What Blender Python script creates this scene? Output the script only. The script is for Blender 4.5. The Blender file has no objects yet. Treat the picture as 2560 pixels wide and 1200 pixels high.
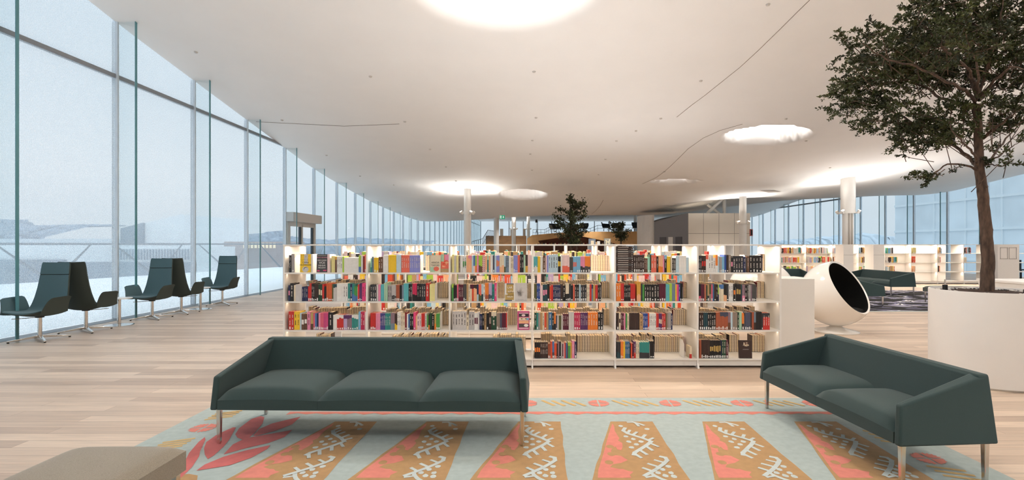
import bpy, math, random
from mathutils import Vector, Matrix, Euler
rnd = random.Random(7)
S = bpy.context.scene
COL = S.collection
PI = math.pi
F, CX, HY, H = 1300.0, 1315.0, 611.0, 1.5      # focal length in px, vanishing point, eye height

# ------------------------------------------------------------------ camera
cam_d = bpy.data.cameras.new('camera'); cam = bpy.data.objects.new('camera', cam_d)
COL.objects.link(cam); S.camera = cam
cam.location = (0, 0, H); cam.rotation_euler = (PI/2, 0, 0)
cam_d.sensor_width = 36; cam_d.lens = 36*F/2560
cam_d.shift_x = -(CX-1280)/2560; cam_d.shift_y = (HY-600)/2560
cam_d.clip_start = .05; cam_d.clip_end = 600
vs = S.view_settings
vs.view_transform = 'Standard'; vs.look = 'None'; vs.gamma = 1; vs.use_curve_mapping = False
vs.exposure = 0.10

def fl(x, y, z=0.0):
    "where the sight line through a photo pixel meets the level z"
    Y = F*(H-z)/(y-HY); return ((x-CX)*Y/F, Y, z)
def at(x, y, Y):
    return ((x-CX)*Y/F, Y, H-(y-HY)*Y/F)

# ------------------------------------------------------------------ materials
def lin(c):
    return tuple((v/12.92 if v <= .04045 else ((v+.055)/1.055)**2.4) for v in c)
def hexc(h):
    return lin(tuple(int(h[i:i+2], 16)/255 for i in (0, 2, 4)))+(1,)
_M = {}
def mat(name, h=None, rough=.5, metal=0.0, noise=0, nscale=40, bump=0, spec=None, emit=None, estr=0, sheen=0):
    if name in _M: return _M[name]
    m = bpy.data.materials.new(name); m.use_nodes = True; _M[name] = m
    nt = m.node_tree; b = nt.nodes['Principled BSDF']
    b.inputs['Base Color'].default_value = hexc(h); b.inputs['Roughness'].default_value = rough
    b.inputs['Metallic'].default_value = metal
    if spec is not None: b.inputs['Specular IOR Level'].default_value = spec
    if sheen: b.inputs['Sheen Weight'].default_value = sheen; b.inputs['Sheen Roughness'].default_value = .6
    if emit: b.inputs['Emission Color'].default_value = hexc(emit); b.inputs['Emission Strength'].default_value = estr
    if noise or bump:
        tc = nt.nodes.new('ShaderNodeTexCoord'); n = nt.nodes.new('ShaderNodeTexNoise')
        n.inputs['Scale'].default_value = nscale; n.inputs['Detail'].default_value = 4
        nt.links.new(tc.outputs['Object'], n.inputs['Vector'])
        if noise:
            hs = nt.nodes.new('ShaderNodeMixRGB'); hs.blend_type = 'MULTIPLY'; hs.inputs[0].default_value = 1
            hs.inputs[1].default_value = hexc(h)
            mr = nt.nodes.new('ShaderNodeMapRange'); mr.inputs['From Min'].default_value = .3; mr.inputs['From Max'].default_value = .7
            mr.inputs['To Min'].default_value = 1-noise; mr.inputs['To Max'].default_value = 1+noise
            nt.links.new(n.outputs['Fac'], mr.inputs['Value']); nt.links.new(mr.outputs[0], hs.inputs[2])
            nt.links.new(hs.outputs[0], b.inputs['Base Color'])
        if bump:
            bp = nt.nodes.new('ShaderNodeBump'); bp.inputs['Strength'].default_value = bump; bp.inputs['Distance'].default_value = .002
            nt.links.new(n.outputs['Fac'], bp.inputs['Height']); nt.links.new(bp.outputs[0], b.inputs['Normal'])
    return m

# ------------------------------------------------------------------ mesh builder
class MB:
    def __init__(s): s.v = []; s.f = []; s.mi = []; s.mats = []
    def _m(s, m):
        if m not in s.mats: s.mats.append(m)
        return s.mats.index(m)
    def add(s, vs, fs, m):
        o = len(s.v); s.v += [tuple(p) for p in vs]; k = s._m(m)
        for f in fs: s.f.append([o+i for i in f]); s.mi.append(k)
        return s
    def hexa(s, p, m):   # p: bottom 4 ccw, top 4 ccw
        return s.add(p, [(3,2,1,0),(4,5,6,7),(0,1,5,4),(1,2,6,5),(2,3,7,6),(3,0,4,7)], m)
    def box(s, x0, x1, y0, y1, z0, z1, m):
        return s.hexa([(x0,y0,z0),(x1,y0,z0),(x1,y1,z0),(x0,y1,z0),(x0,y0,z1),(x1,y0,z1),(x1,y1,z1),(x0,y1,z1)], m)
    def poly(s, pts, m): return s.add(pts, [tuple(range(len(pts)))], m)
    def prism(s, pts, d, m):     # polygon in space swept by vector d
        n = len(pts); q = [tuple(a+b for a, b in zip(p, d)) for p in pts]
        return s.add(list(pts)+q, [tuple(reversed(range(n))), tuple(range(n, 2*n))]+[(i,(i+1)%n,n+(i+1)%n,n+i) for i in range(n)], m)
    def tube(s, pts, r, m, n=8, cap=True):
        pts = [Vector(p) for p in pts]; rs = r if isinstance(r, (list, tuple)) else [r]*len(pts)
        vs = []; up = Vector((0,0,1)); prev = None
        for i, p in enumerate(pts):
            d = (pts[min(i+1, len(pts)-1)]-pts[max(i-1, 0)]).normalized()
            if prev is None:
                a = d.cross(up); a = a.normalized() if a.length > 1e-3 else Vector((1,0,0))
            else:
                a = (prev-d*prev.dot(d)); a = a.normalized() if a.length > 1e-4 else d.orthogonal().normalized()
            prev = a; b = d.cross(a)
            for k in range(n):
                t = 2*PI*k/n; vs.append(p+(a*math.cos(t)+b*math.sin(t))*rs[i])
        fs = []
        for i in range(len(pts)-1):
            for k in range(n):
                fs.append((i*n+k, (i+1)*n+k, (i+1)*n+(k+1)%n, i*n+(k+1)%n))
        if cap:
            fs.append(tuple(range(n))); fs.append(tuple(reversed(range((len(pts)-1)*n, len(pts)*n))))
        return s.add(vs, fs, m)
    def lathe(s, prof, m, n=40, c=(0,0,0), a0=0):
        vs = []; fs = []
        for r, z in prof:
            for k in range(n):
                t = a0+2*PI*k/n; vs.append((c[0]+r*math.cos(t), c[1]+r*math.sin(t), c[2]+z))
        for i in range(len(prof)-1):
            for k in range(n): fs.append((i*n+k, i*n+(k+1)%n, (i+1)*n+(k+1)%n, (i+1)*n+k))
        return s.add(vs, fs, m)
    def cyl(s, c, r, z0, z1, m, n=24):
        return s.lathe([(1e-4, z0), (r, z0), (r, z1), (1e-4, z1)], m, n, (c[0], c[1], 0))
    def grid(s, fn, nu, nv, m, wrap=False):
        vs = [fn(i/nu, j/nv) for j in range(nv+1) for i in range(nu+1)]
        fs = [(j*(nu+1)+i, j*(nu+1)+i+1, (j+1)*(nu+1)+i+1, (j+1)*(nu+1)+i) for j in range(nv) for i in range(nu)]
        return s.add(vs, fs, m)
    def xf(s, M):
        s.v = [tuple(M @ Vector(p)) for p in s.v]; return s
    def build(s, name, parent=None, smooth=None, bevel=0, seg=2, sub=0, loc=None, rz=0):
        me = bpy.data.meshes.new(name); me.from_pydata(s.v, [], s.f)
        for m in s.mats: me.materials.append(m)
        me.polygons.foreach_set('material_index', s.mi)
        if smooth is not None:
            me.polygons.foreach_set('use_smooth', [True]*len(me.polygons))
            if smooth < 180: me.set_sharp_from_angle(angle=math.radians(smooth))
        me.update()
        o = bpy.data.objects.new(name, me); COL.objects.link(o)
        if parent: o.parent = parent
        if loc: o.location = loc
        if rz: o.rotation_euler = (0, 0, rz)
        if bevel:
            b = o.modifiers.new('bevel', 'BEVEL'); b.width = bevel; b.segments = seg; b.limit_method = 'ANGLE'; b.angle_limit = math.radians(40)
        if sub:
            q = o.modifiers.new('sub', 'SUBSURF'); q.levels = sub; q.render_levels = sub
        return o

def tag(o, label, cat, group=None, kind=None):
    o['label'] = label; o['category'] = cat
    if group: o['group'] = group
    if kind: o['kind'] = kind
    return o
def thing(name, label, cat, loc=(0,0,0), rz=0, group=None):
    o = bpy.data.objects.new(name, None); COL.objects.link(o); o.empty_display_size = .1
    o.location = loc; o.rotation_euler = (0, 0, rz); return tag(o, label, cat, group)
def struct(o): o['kind'] = 'structure'; return o
def sempty(name, loc=(0,0,0)):
    o = bpy.data.objects.new(name, None); COL.objects.link(o); o.location = loc; return struct(o)
def children(o): return [c for c in bpy.data.objects if c.parent == o]
def dup(root, loc, rz, label, group=None):
    r = root.copy(); COL.objects.link(r); r.location = loc; r.rotation_euler = (0, 0, rz); r['label'] = label
    if group: r['group'] = group
    for ch in KIDS[root.name]:
        c = ch.copy(); COL.objects.link(c); c.parent = r
        for g in KIDS.get(ch.name, []):
            d = g.copy(); COL.objects.link(d); d.parent = c
    return r
KIDS = {}
def reg(o):
    def rec(q):
        k = [c for c in COL.objects if c.parent == q]; KIDS[q.name] = k
        for c in k: rec(c)
    rec(o); return o

def herm(pts):
    xs = [p[0] for p in pts]; ys = [p[1] for p in pts]; n = len(xs)
    d = [(ys[i+1]-ys[i])/(xs[i+1]-xs[i]) for i in range(n-1)]
    t = [d[0]]+[(d[i-1]+d[i])/2 for i in range(1, n-1)]+[d[-1]]
    def f(x):
        if x <= xs[0]: return ys[0]+t[0]*(x-xs[0])
        if x >= xs[-1]: return ys[-1]
        i = max(k for k in range(n-1) if xs[k] <= x); h = xs[i+1]-xs[i]; u = (x-xs[i])/h
        return (2*u**3-3*u*u+1)*ys[i]+(u**3-2*u*u+u)*h*t[i]+(-2*u**3+3*u*u)*ys[i+1]+(u**3-u*u)*h*t[i+1]
    return f
def sst(a, b, x):
    t = min(1, max(0, (x-a)/(b-a))); return t*t*(3-2*t)

WHITE = mat('white_lacquer', 'F4F1EC', .4, noise=.015, nscale=3)
WHITE2 = mat('white_paint', 'EFEBE5', .55, noise=.02, nscale=2)
CHROME = mat('chrome', 'D8D4CF', .16, 1.0, noise=.02, nscale=8)
TEAL = mat('teal_fabric', '2B3F3F', .92, noise=.14, nscale=420, bump=.25, sheen=.08)
TEALC = mat('teal_chair_fabric', '446269', .9, noise=.12, nscale=420, bump=.25, sheen=.15)
TEALD = mat('olive_backing', '353D38', .8, noise=.08, nscale=300)
BLACK = mat('black_plastic', '17171A', .5, noise=.05, nscale=30)
DGREY = mat('dark_grey_metal', '4A4D50', .5, .3, noise=.04, nscale=20)
ALU = mat('grey_aluminium', '9FAAB2', .38, .6, noise=.03, nscale=6)
# ================================================================== the setting
XL, XR = -8.3, 23.05
YN, YF = -9.0, 95.0
Lp = herm([(-9,7.7),(0,7.0),(5,6.75),(9.85,6.13),(10.53,6.0),(12.97,5.6),(15.41,5.21),(17.9,4.82),(20.36,4.46),(23.98,4.10),(28,3.78),(32.7,3.54),(39.2,3.34),(43,3.4),(50.2,3.82),(65.4,4.67),(80,5.5),(95,5.7)])
Mp = herm([(-9,7.7),(0,7.0),(5,6.75),(10,6.04),(13,5.55),(16.3,4.95),(20,4.36),(23,4.06),(26,3.93),(30,3.75),(36,3.66),(42,3.85),(50,4.5),(65,5.2),(80,5.6),(95,5.7)])
Rp = herm([(-9,7.9),(0,7.2),(8,6.7),(15,5.8),(20,5.15),(24.07,4.76),(26.5,4.53),(28.5,4.37),(30.6,4.40),(33.9,4.72),(38.2,5.08),(42.1,5.3),(45.3,5.06),(47.7,4.76),(51.2,4.38),(54,4.25),(60,4.5),(75,5.3),(95,5.7)])
WELLS = [(-.40, 8.9, 1.5, .75, 1.0, 1.0), (7.6, 16.4, 1.2, .7, .35, .55), (-.15, 25.7, 1.02, .7, .35, 1.55), (6.3, 21.9, .95, .4, .35, .35), (12.5, 6.5, 1.5, .8, .5, 1.0), (3.5, -3.0, 1.6, .8, .5, 1.0)]
def ceil0(X, Y):
    a, b, c = Lp(Y), Mp(Y), Rp(Y)
    z = a+(b-a)*sst(-8.3, 3.5, X)+.5*math.exp(-((X-12.3)/3.2)**2-((Y-32)/3.2)**2)
    return z+(c-b)*sst(8.5, 23.05, X) if X > 8.5 else z
def ceil(X, Y):
    z = ceil0(X, Y)
    for cx, cy, r, dp, soft, ay in WELLS:
        d = math.hypot(X-cx, (Y-cy)/ay)
        if d < r*1.6: z += dp*(1-sst(r*(1-.45*soft), r*(1+.45*soft), d))
    return z
def lines(a, b, step, fines, fs):
    s = set(); k = a
    while k < b-1e-6: s.add(round(k, 3)); k += step
    s.add(b)
    for c, r in fines:
        k = c-r
        while k <= c+r: 
            if a < k < b: s.add(round(k, 3))
            k += fs
    l = sorted(s); out = [l[0]]
    for q in l[1:]:
        if q-out[-1] > .04: out.append(q)
    out[-1] = b
    return out
ceil_mat = mat('ceiling_plaster', 'EFECE9', .8, noise=.012, nscale=1.2)
xs = lines(XL, XR, .7, [(w[0], w[2]*1.5) for w in WELLS], .16)
ys = lines(YN, YF, .8, [(w[1], w[2]*1.5*w[5]) for w in WELLS], .16)
mb = MB(); vs_ = [(x, y, ceil(x, y)) for y in ys for x in xs]; nx = len(xs)
mb.add(vs_, [(j*nx+i, (j+1)*nx+i, (j+1)*nx+i+1, j*nx+i+1) for j in range(len(ys)-1) for i in range(nx-1)], ceil_mat)
ceiling = struct(mb.build('ceiling', smooth=180))
tag(ceiling, 'white plaster ceiling rolling in smooth waves', 'ceiling'); 

def on_ceiling(x, y):
    "where a photo pixel's sight line meets the ceiling"
    a, b = .5, 90.0
    k = a
    while k < b:
        X, Y, Z = at(x, y, k)
        if Z >= ceil0(X, Y): break
        k += .1
    lo, hi = k-.1, k
    for _ in range(20):
        m_ = (lo+hi)/2; X, Y, Z = at(x, y, m_)
        if Z >= ceil0(X, Y): hi = m_
        else: lo = m_
    X, Y, Z = at(x, y, hi); return (X, Y, ceil0(X, Y))

# joints in the plaster
jm = mat('joint_line', '8C8178', .9, noise=.05)
for pts in ([(2024,0),(1990,33),(1950,73),(1900,122),(1850,168),(1800,208),(1760,240),(1730,262),(1685,298)],
            [(1856,310),(1800,326),(1758,345),(1720,372),(1690,402),(1662,428),(1640,444),(1600,462)],
            [(640,304),(700,307),(780,311),(860,315),(940,312),(1010,309)],
            [(1508,500),(1500,515),(1488,528),(1478,535)]):
    P = [Vector(on_ceiling(*p))-Vector((0,0,.006)) for p in pts]
    fine = []
    for a, b in zip(P, P[1:]):
        for k in range(6):
            q = a.lerp(b, k/6); fine.append((q.x, q.y, ceil0(q.x, q.y)-.003))
    mb = MB(); mb.tube(fine, .008, jm, 4)
    mb.build('ceiling_joint', ceiling)

# skylights: the pane at the top of each round well
pane_m = mat('skylight_glass', 'FFFFFF', .4, emit='FFFAF2', estr=1.15)
SKYL = ['wide round skylight in the ceiling above the end of the bookcase rows', 'round skylight in the ceiling beside the leafy tree crown', 'small round skylight behind the slim lamp column', 'thin far skylight before the panelled core']
for i, (cx, cy, r, dp, soft, ay) in enumerate(WELLS):
    z = ceil0(cx, cy)+dp*.93; mb = MB()
    mb.cyl((0, 0), r*(.62 if soft < .9 else .5), 0, .03, pane_m, 40); mb.v = [(p[0], p[1]*ay, p[2]) for p in mb.v]
    o = mb.build('skylight', loc=(cx, cy, z))
    tag(o, SKYL[i] if i < 4 else 'added unseen round skylight in the ceiling over the reading area', 'skylight', None if i < 4 else 'skylights')  # the last two skylights are added out of view for extra daylight
    ld = bpy.data.lights.new('skylight_light', 'AREA'); ld.shape = 'ELLIPSE'; ld.size = r*1.15; ld.size_y = r*1.15*ay
    ld.energy = (260, 60, 35, 10, 240, 300)[i]; ld.color = (1, .97, .94)
    lo = bpy.data.objects.new('skylight_light', ld); COL.objects.link(lo); lo.location = (cx, cy, z-.04)

# floor -------------------------------------------------------------
def wood_floor():
    m = bpy.data.materials.new('oak_boards'); m.use_nodes = True; nt = m.node_tree; N = nt.nodes; Lk = nt.links
    b = N['Principled BSDF']; tc = N.new('ShaderNodeTexCoord')
    br = N.new('ShaderNodeTexBrick'); br.inputs['Scale'].default_value = 1
    br.offset = .37; br.offset_frequency = 2; br.squash = 1
    br.inputs['Brick Width'].default_value = 1.9; br.inputs['Row Height'].default_value = .142
    br.inputs['Mortar Size'].default_value = .0016; br.inputs['Mortar Smooth'].default_value = .3; br.inputs['Bias'].default_value = -.1
    br.inputs['Color1'].default_value = hexc('D2BEAA'); br.inputs['Color2'].default_value = hexc('AF9A88'); br.inputs['Mortar'].default_value = hexc('7E634D')
    Lk.new(tc.outputs['Object'], br.inputs['Vector'])
    mp = N.new('ShaderNodeMapping'); mp.inputs['Scale'].default_value = (1.2, 16, 1); Lk.new(tc.outputs['Object'], mp.inputs['Vector'])
    n = N.new('ShaderNodeTexNoise'); n.inputs['Scale'].default_value = 1.6; n.inputs['Detail'].default_value = 7; n.inputs['Roughness'].default_value = .6
    Lk.new(mp.outputs[0], n.inputs['Vector'])
    mr = N.new('ShaderNodeMapRange'); mr.inputs['From Min'].default_value = .3; mr.inputs['From Max'].default_value = .7; mr.inputs['To Min'].default_value = .82; mr.inputs['To Max'].default_value = 1.12
    Lk.new(n.outputs['Fac'], mr.inputs['Value'])
    mx = N.new('ShaderNodeMixRGB'); mx.blend_type = 'MULTIPLY'; mx.inputs[0].default_value = 1
    Lk.new(br.outputs['Color'], mx.inputs[1]); Lk.new(mr.outputs[0], mx.inputs[2]); Lk.new(mx.outputs[0], b.inputs['Base Color'])
    r2 = N.new('ShaderNodeMapRange'); r2.inputs['To Min'].default_value = .33; r2.inputs['To Max'].default_value = .5
    Lk.new(n.outputs['Fac'], r2.inputs['Value']); Lk.new(r2.outputs[0], b.inputs['Roughness'])
    bp = N.new('ShaderNodeBump'); bp.inputs['Strength'].default_value = .15; bp.inputs['Distance'].default_value = .001
    Lk.new(br.outputs['Fac'], bp.inputs['Height']); bp.invert = True; Lk.new(bp.outputs[0], b.inputs['Normal'])
    return m
OAKF = wood_floor()
mb = MB(); mb.box(XL+.26, XR, YN, YF, -.2, 0, OAKF)
tag(struct(mb.build('floor')), 'pale oak strip floor running across the hall', 'floor')
grille = mat('floor_grille', '85898C', .5, .5, noise=.05, nscale=30)
mb = MB(); mb.box(XL-.02, XL+.26, YN, YF, -.2, .004, grille)
tag(struct(mb.build('trim_1')), 'grey metal floor grille along the window wall', 'trim')
mb = MB(); mb.box(XL, XR, YN-.2, YN, -.2, 8, WHITE2); tag(struct(mb.build('wall_back')), 'plain white end wall', 'wall')

# glass -------------------------------------------------------------
def glass_mat(name, frit, tint, zden):
    m = bpy.data.materials.new(name); m.use_nodes = True; nt = m.node_tree; N = nt.nodes; Lk = nt.links; N.clear()
    out = N.new('ShaderNodeOutputMaterial'); tr = N.new('ShaderNodeBsdfTransparent'); tr.inputs[0].default_value = tint+(1,)
    gl = N.new('ShaderNodeBsdfGlossy'); gl.inputs['Roughness'].default_value = .02
    m1 = N.new('ShaderNodeMixShader'); m1.inputs[0].default_value = .05; Lk.new(tr.outputs[0], m1.inputs[1]); Lk.new(gl.outputs[0], m1.inputs[2])
    if frit:
        tl = N.new('ShaderNodeBsdfTranslucent'); tl.inputs[0].default_value = (.90, .94, .96, 1)
        df = N.new('ShaderNodeBsdfDiffuse'); df.inputs[0].default_value = (.85, .89, .92, 1)
        a = N.new('ShaderNodeMixShader'); a.inputs[0].default_value = .35; Lk.new(tl.outputs[0], a.inputs[1]); Lk.new(df.outputs[0], a.inputs[2])
        tc = N.new('ShaderNodeTexCoord'); n = N.new('ShaderNodeTexNoise'); n.inputs['Scale'].default_value = 55; n.inputs['Detail'].default_value = 2
        Lk.new(tc.outputs['Object'], n.inputs['Vector'])
        mr = N.new('ShaderNodeMapRange'); mr.inputs['From Min'].default_value = .36; mr.inputs['From Max'].default_value = .64
        mr.inputs['To Min'].default_value = frit-.09; mr.inputs['To Max'].default_value = frit+.09; Lk.new(n.outputs['Fac'], mr.inputs['Value'])
        sx = N.new('ShaderNodeSeparateXYZ'); Lk.new(tc.outputs['Object'], sx.inputs[0])
        ad = N.new('ShaderNodeMath'); ad.operation = 'MULTIPLY_ADD'; ad.use_clamp = True; Lk.new(sx.outputs['Z'], ad.inputs[0]); ad.inputs[1].default_value = zden; Lk.new(mr.outputs[0], ad.inputs[2])
        m2 = N.new('ShaderNodeMixShader'); Lk.new(ad.outputs[0], m2.inputs[0]); Lk.new(m1.outputs[0], m2.inputs[1]); Lk.new(a.outputs[0], m2.inputs[2])
        Lk.new(m2.outputs[0], out.inputs[0])
    else: Lk.new(m1.outputs[0], out.inputs[0])
    return m
G_FRIT = glass_mat('fritted_glass', .30, (.86, .93, .97), .02)
G_MID = glass_mat('lightly_fritted_glass', .14, (.84, .92, .96), .015)
G_CLEAR = glass_mat('clear_glass', 0, (.955, .98, .985), 0)
G_BLUE = glass_mat('blue_tinted_glass', .1, (.84, .93, .97), .01)
FINE = mat('glass_edge', '5B8F97', .3, noise=.05, nscale=3)
MULL = mat('mullion_metal', 'D3DCE4', .45, .0, noise=.03, nscale=5)
TRANS = mat('transom_metal', '8A8F95', .5, .0, noise=.03, nscale=5)
STEP = 2.46
YJ = [10.527+STEP*k for k in range(-8, 35)]
for i in range(len(YJ)-1):
    y0, y1 = YJ[i], YJ[i+1]; z0, z1 = ceil0(XL, y0), ceil0(XL, y1)
    g = G_FRIT if y1 < 16 else (G_MID if y1 < 24 else G_BLUE)
    w = sempty('window_%d' % (i+1), (XL, y0, 0)); w['label'] = 'tall glazed bay of the window wall'; w['category'] = 'window'; w['group'] = 'bays of the long window wall'
    if not (17 < y0 < 18.5):
        mb = MB(); mb.poly([(0,0,.02),(0,y1-y0,.02),(0,y1-y0,z1+.03),(0,0,z0+.03)], g); mb.build('pane', w)
    else:
        mb = MB(); mb.poly([(0,0,2.62),(0,y1-y0,2.62),(0,y1-y0,z1+.03),(0,0,z0+.03)], g); mb.build('pane', w)
    mb = MB(); mb.box(-.05, .045, -.02, .02, 0, z0+.05, MULL); mb.box(-.06, -.05, -.034, .034, 0, z0, MULL); mb.build('mullion', w)
    mb = MB(); mb.box(.05, .40, -.012, .012, .0, ceil0(XL+.4, y0)+.03, G_CLEAR); fin = mb.build('glass_fin', w)
    mb = MB(); mb.box(.40, .412, -.026, .026, .0, ceil0(XL+.4, y0)+.03, FINE); mb.build('fin_edge', fin)
    if z1 > 4.95 or z0 > 4.95:
        mb = MB(); mb.box(-.06, .02, .03, y1-y0-.03, 4.86, 4.94, TRANS); mb.build('transom', w)
YR = [23.5+2.46*k for k in range(-13, 30)]
for i in range(len(YR)-1):
    y0, y1 = YR[i], YR[i+1]; z0, z1 = ceil0(XR, y0), ceil0(XR, y1)
    w = sempty('window_%d' % (i+101), (XR, y0, 0)); w['label'] = 'glazed bay of the wall opposite the long window wall'; w['category'] = 'window'; w['group'] = 'bays of the opposite window wall'
    mb = MB(); mb.poly([(0,y1-y0,.02),(0,0,.02),(0,0,z0+.03),(0,y1-y0,z1+.03)], G_BLUE); mb.build('pane', w)
    mb = MB(); mb.box(-.045, .05, -.05, .05, 0, z0+.05, MULL); mb.build('mullion', w)
    mb = MB(); mb.box(-.40, -.05, -.012, .012, .0, ceil0(XR-.4, y0)+.03, G_CLEAR); fin = mb.build('glass_fin', w)
    mb = MB(); mb.box(-.412, -.40, -.03, .03, .0, ceil0(XR-.4, y0)+.03, FINE); mb.build('fin_edge', fin)
    mb = MB(); mb.box(-.02, .06, .03, y1-y0-.03, 4.78, 4.88, TRANS); 
    if max(z0, z1) > 4.85: mb.build('transom', w)
XF = [XL+2.6*k for k in range(13)]
for i in range(12):
    x0, x1 = XF[i], min(XF[i+1], XR)
    w = sempty('window_%d' % (i+201), (x0, YF, 0)); w['label'] = 'glazed bay of the far end wall'; w['category'] = 'window'; w['group'] = 'bays of the far end wall'
    mb = MB(); mb.poly([(0,0,.02),(x1-x0,0,.02),(x1-x0,0,ceil0(x1,YF)+.03),(0,0,ceil0(x0,YF)+.03)], G_BLUE); mb.build('pane', w)
    mb = MB(); mb.box(-.07, .07, -.06, .06, 0, 6, TRANS); mb.build('mullion', w)

# glazed double door in the window wall
dg = mat('door_aluminium', 'D2CEC9', .5, .0, noise=.03)
y0, y1 = 17.93, 20.33
d = sempty('door_1', (XL, y0, 0)); d['label'] = 'grey framed glazed double door to the terrace'; d['category'] = 'door'
W = y1-y0
mb = MB()
mb.box(-.04, .08, 0, .22, 0, 2.32, dg); mb.box(-.04, .08, W-.16, W, 0, 2.32, dg); mb.box(-.04, .08, W*.5-.04, W*.5+.04, 0, 2.2, dg)
mb.box(-.04, .08, .22, W-.16, 2.14, 2.32, dg)
for a, b in ((.22, W*.5-.04), (W*.5+.04, W-.16)):
    mb.box(-.02, .05, a, a+.06, .0, 2.14, dg); mb.box(-.02, .05, b-.09, b, 0, 2.14, mat('door_dark', '39464E', .4, .2, noise=.03)); mb.box(-.02, .05, a, b, 0, .12, dg)
mb.build('door_frame', d)
mb = MB(); mb.box(.0, .3, -.02, W+.05, 2.3, 2.62, dg); mb.build('door_operator', d, bevel=.01)
for a, b in ((.28, W*.5-.13), (W*.5+.1, W-.25)):
    mb = MB(); mb.poly([(0,a,.12),(0,b,.12),(0,b,2.14),(0,a,2.14)], G_CLEAR); mb.build('door_glass', d)

# outside: terrace, railing, town ------------------------------------
snow = mat('pale_terrace', 'F2F5F6', .8, noise=.03, nscale=.5)
mb = MB(); mb.poly([(XL-.03,YN,-.06),(XL-.03,90,-.06),(-15,90,-.06),(-16.2,40,-.06),(-19.6,24,-.06),(-22.5,12,-.06),(-22.5,YN,-.06)], snow)
tag(struct(mb.build('terrace')), 'pale deck of the roof terrace outside the window wall', 'terrace')
mb = MB(); mb.box(-400, 400, -60, 500, -9.2, -9, mat('snowy_ground', 'E6ECF0', .9, noise=.1, nscale=.04)); tag(struct(mb.build('ground')), 'pale ground of the town beyond the terrace', 'ground')
rail_m = mat('pale_steel', '828B94', .5, .3, noise=.03)
rl = thing('railing', 'steel terrace railing on slanting V shaped props beyond the window wall', 'railing', (-20, 20, 0))
path = [(-22.4, 8), (-21.4, 16), (-20.3, 22), (-19.0, 27), (-17.5, 33), (-16.3, 41), (-15.2, 60), (-15, 88)]
mb = MB(); mb.tube([(x+20, y-20, 1.52) for x, y in path], .05, rail_m, 8); mb.build('handrail', rl)
mb = MB()
for k in range(len(path)-1):
    (xa, ya), (xb, yb) = path[k], path[k+1]
    mb.poly([(xa+20, ya-20, .1), (xb+20, yb-20, .1), (xb+20, yb-20, 1.45), (xa+20, ya-20, 1.45)], G_CLEAR)
mb.build('glass_infill', rl)
hp = herm([(p[1], p[0]) for p in path])
for yb in (17.5, 22, 26.5, 31, 35.6, 40, 45, 50):
    for s in (-1, 1):
        ya = yb+s*1.75; mb = MB()
        for e in (-.09, .09):
            mb.tube([(hp(yb)+20.25, yb-20+s*.12+e, -.05), (hp(ya)+20, ya-20+e*.2, 1.5)], .022, rail_m, 6)
        mb.build('brace', rl)
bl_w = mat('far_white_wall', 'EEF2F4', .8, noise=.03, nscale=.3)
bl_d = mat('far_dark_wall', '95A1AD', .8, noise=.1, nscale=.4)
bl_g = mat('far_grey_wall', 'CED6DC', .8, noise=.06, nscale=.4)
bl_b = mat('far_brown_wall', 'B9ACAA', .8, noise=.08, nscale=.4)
def farbox(name, label, px0, px1, py0, Y, dep, m, extra=None, z0=-9, cat='building'):
    x0, x1 = (px0-CX)*Y/F, (px1-CX)*Y/F; z = H-(py0-HY)*Y/F
    mb = MB(); mb.box(x0, x1, Y, Y+dep, z0, z, m)
    t = thing(name, label, cat, (0,0,0)); mb.build('wall', t)
    return t, x0, x1, z
# white block with a slanting roof and a dark flank
Y = 78.0; p = lambda x, y: at(x, y, Y)
mb = MB(); a, b = p(362, 557), p(462, 537); base = -9
mb.prism([(a[0], Y, base), (b[0], Y, base), b, p(452, 536), a], (0, 18, 0), bl_w)
t = thing('concert_hall', 'white block with slanting roof and dark flank beyond the terrace', 'building'); mb.build('wall', t)
mb = MB(); c = p(306, 571); mb.prism([(c[0], Y-.4, base), (a[0], Y-.4, base), (a[0], Y-.4, a[2]), (c[0], Y-.4, c[2])], (0, 10, 0), bl_d); mb.build('flank', t)
t, x0, x1, z = farbox('low_building', 'long pale building with thin window bars beyond the terrace', 292, 482, 617, 55, 8, bl_w)
mb = MB()
for k in range(26):
    q = x0+(x1-x0)*(k+.5)/26; mb.box(q-.07, q+.07, 54.9, 55, z-1.35, z-.25, bl_d)
mb.build('window_bars', t)
mb = MB(); mb.box(x0-8, x1, 54.6, 55.6, -9, z-1.6, bl_d); mb.build('dark_plinth', t)
t, x0, x1, z = farbox('museum_building', 'wide pale flat building with dark colonnade beyond the terrace', -220, 270, 607, 62, 12, bl_w)
mb = MB(); mb.box(x0, x0+.79*(x1-x0), 61.5, 62, -9, z-2.0, bl_d); mb.build('colonnade', t)
t, x0, x1, z = farbox('roof_hall', 'pale wedge roof in front of the dark wooded hill', -150, 276, 597, 110, 20, bl_g)
t, x0, x1, z = farbox('brick_building', 'brownish building with lit windows below the wooded skyline', 560, 700, 604, 72, 8, bl_b)
mb = MB(); lit = mat('lit_window', 'E8D9C0', .5, emit='FFE2B8', estr=.5)
for k in range(9):
    q = x0+(x1-x0)*(.35+.6*k/9); mb.box(q, q+.3, 71.9, 72, z-.9, z-.2, lit)
mb.build('windows', t)
t, *_ = farbox('tower_block', 'small grey tower block beside the white slanting block', 461, 482, 566, 120, 10, bl_g)
hill_m = mat('wooded_hill', '98A4B1', 1, noise=.25, nscale=.6)
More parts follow.
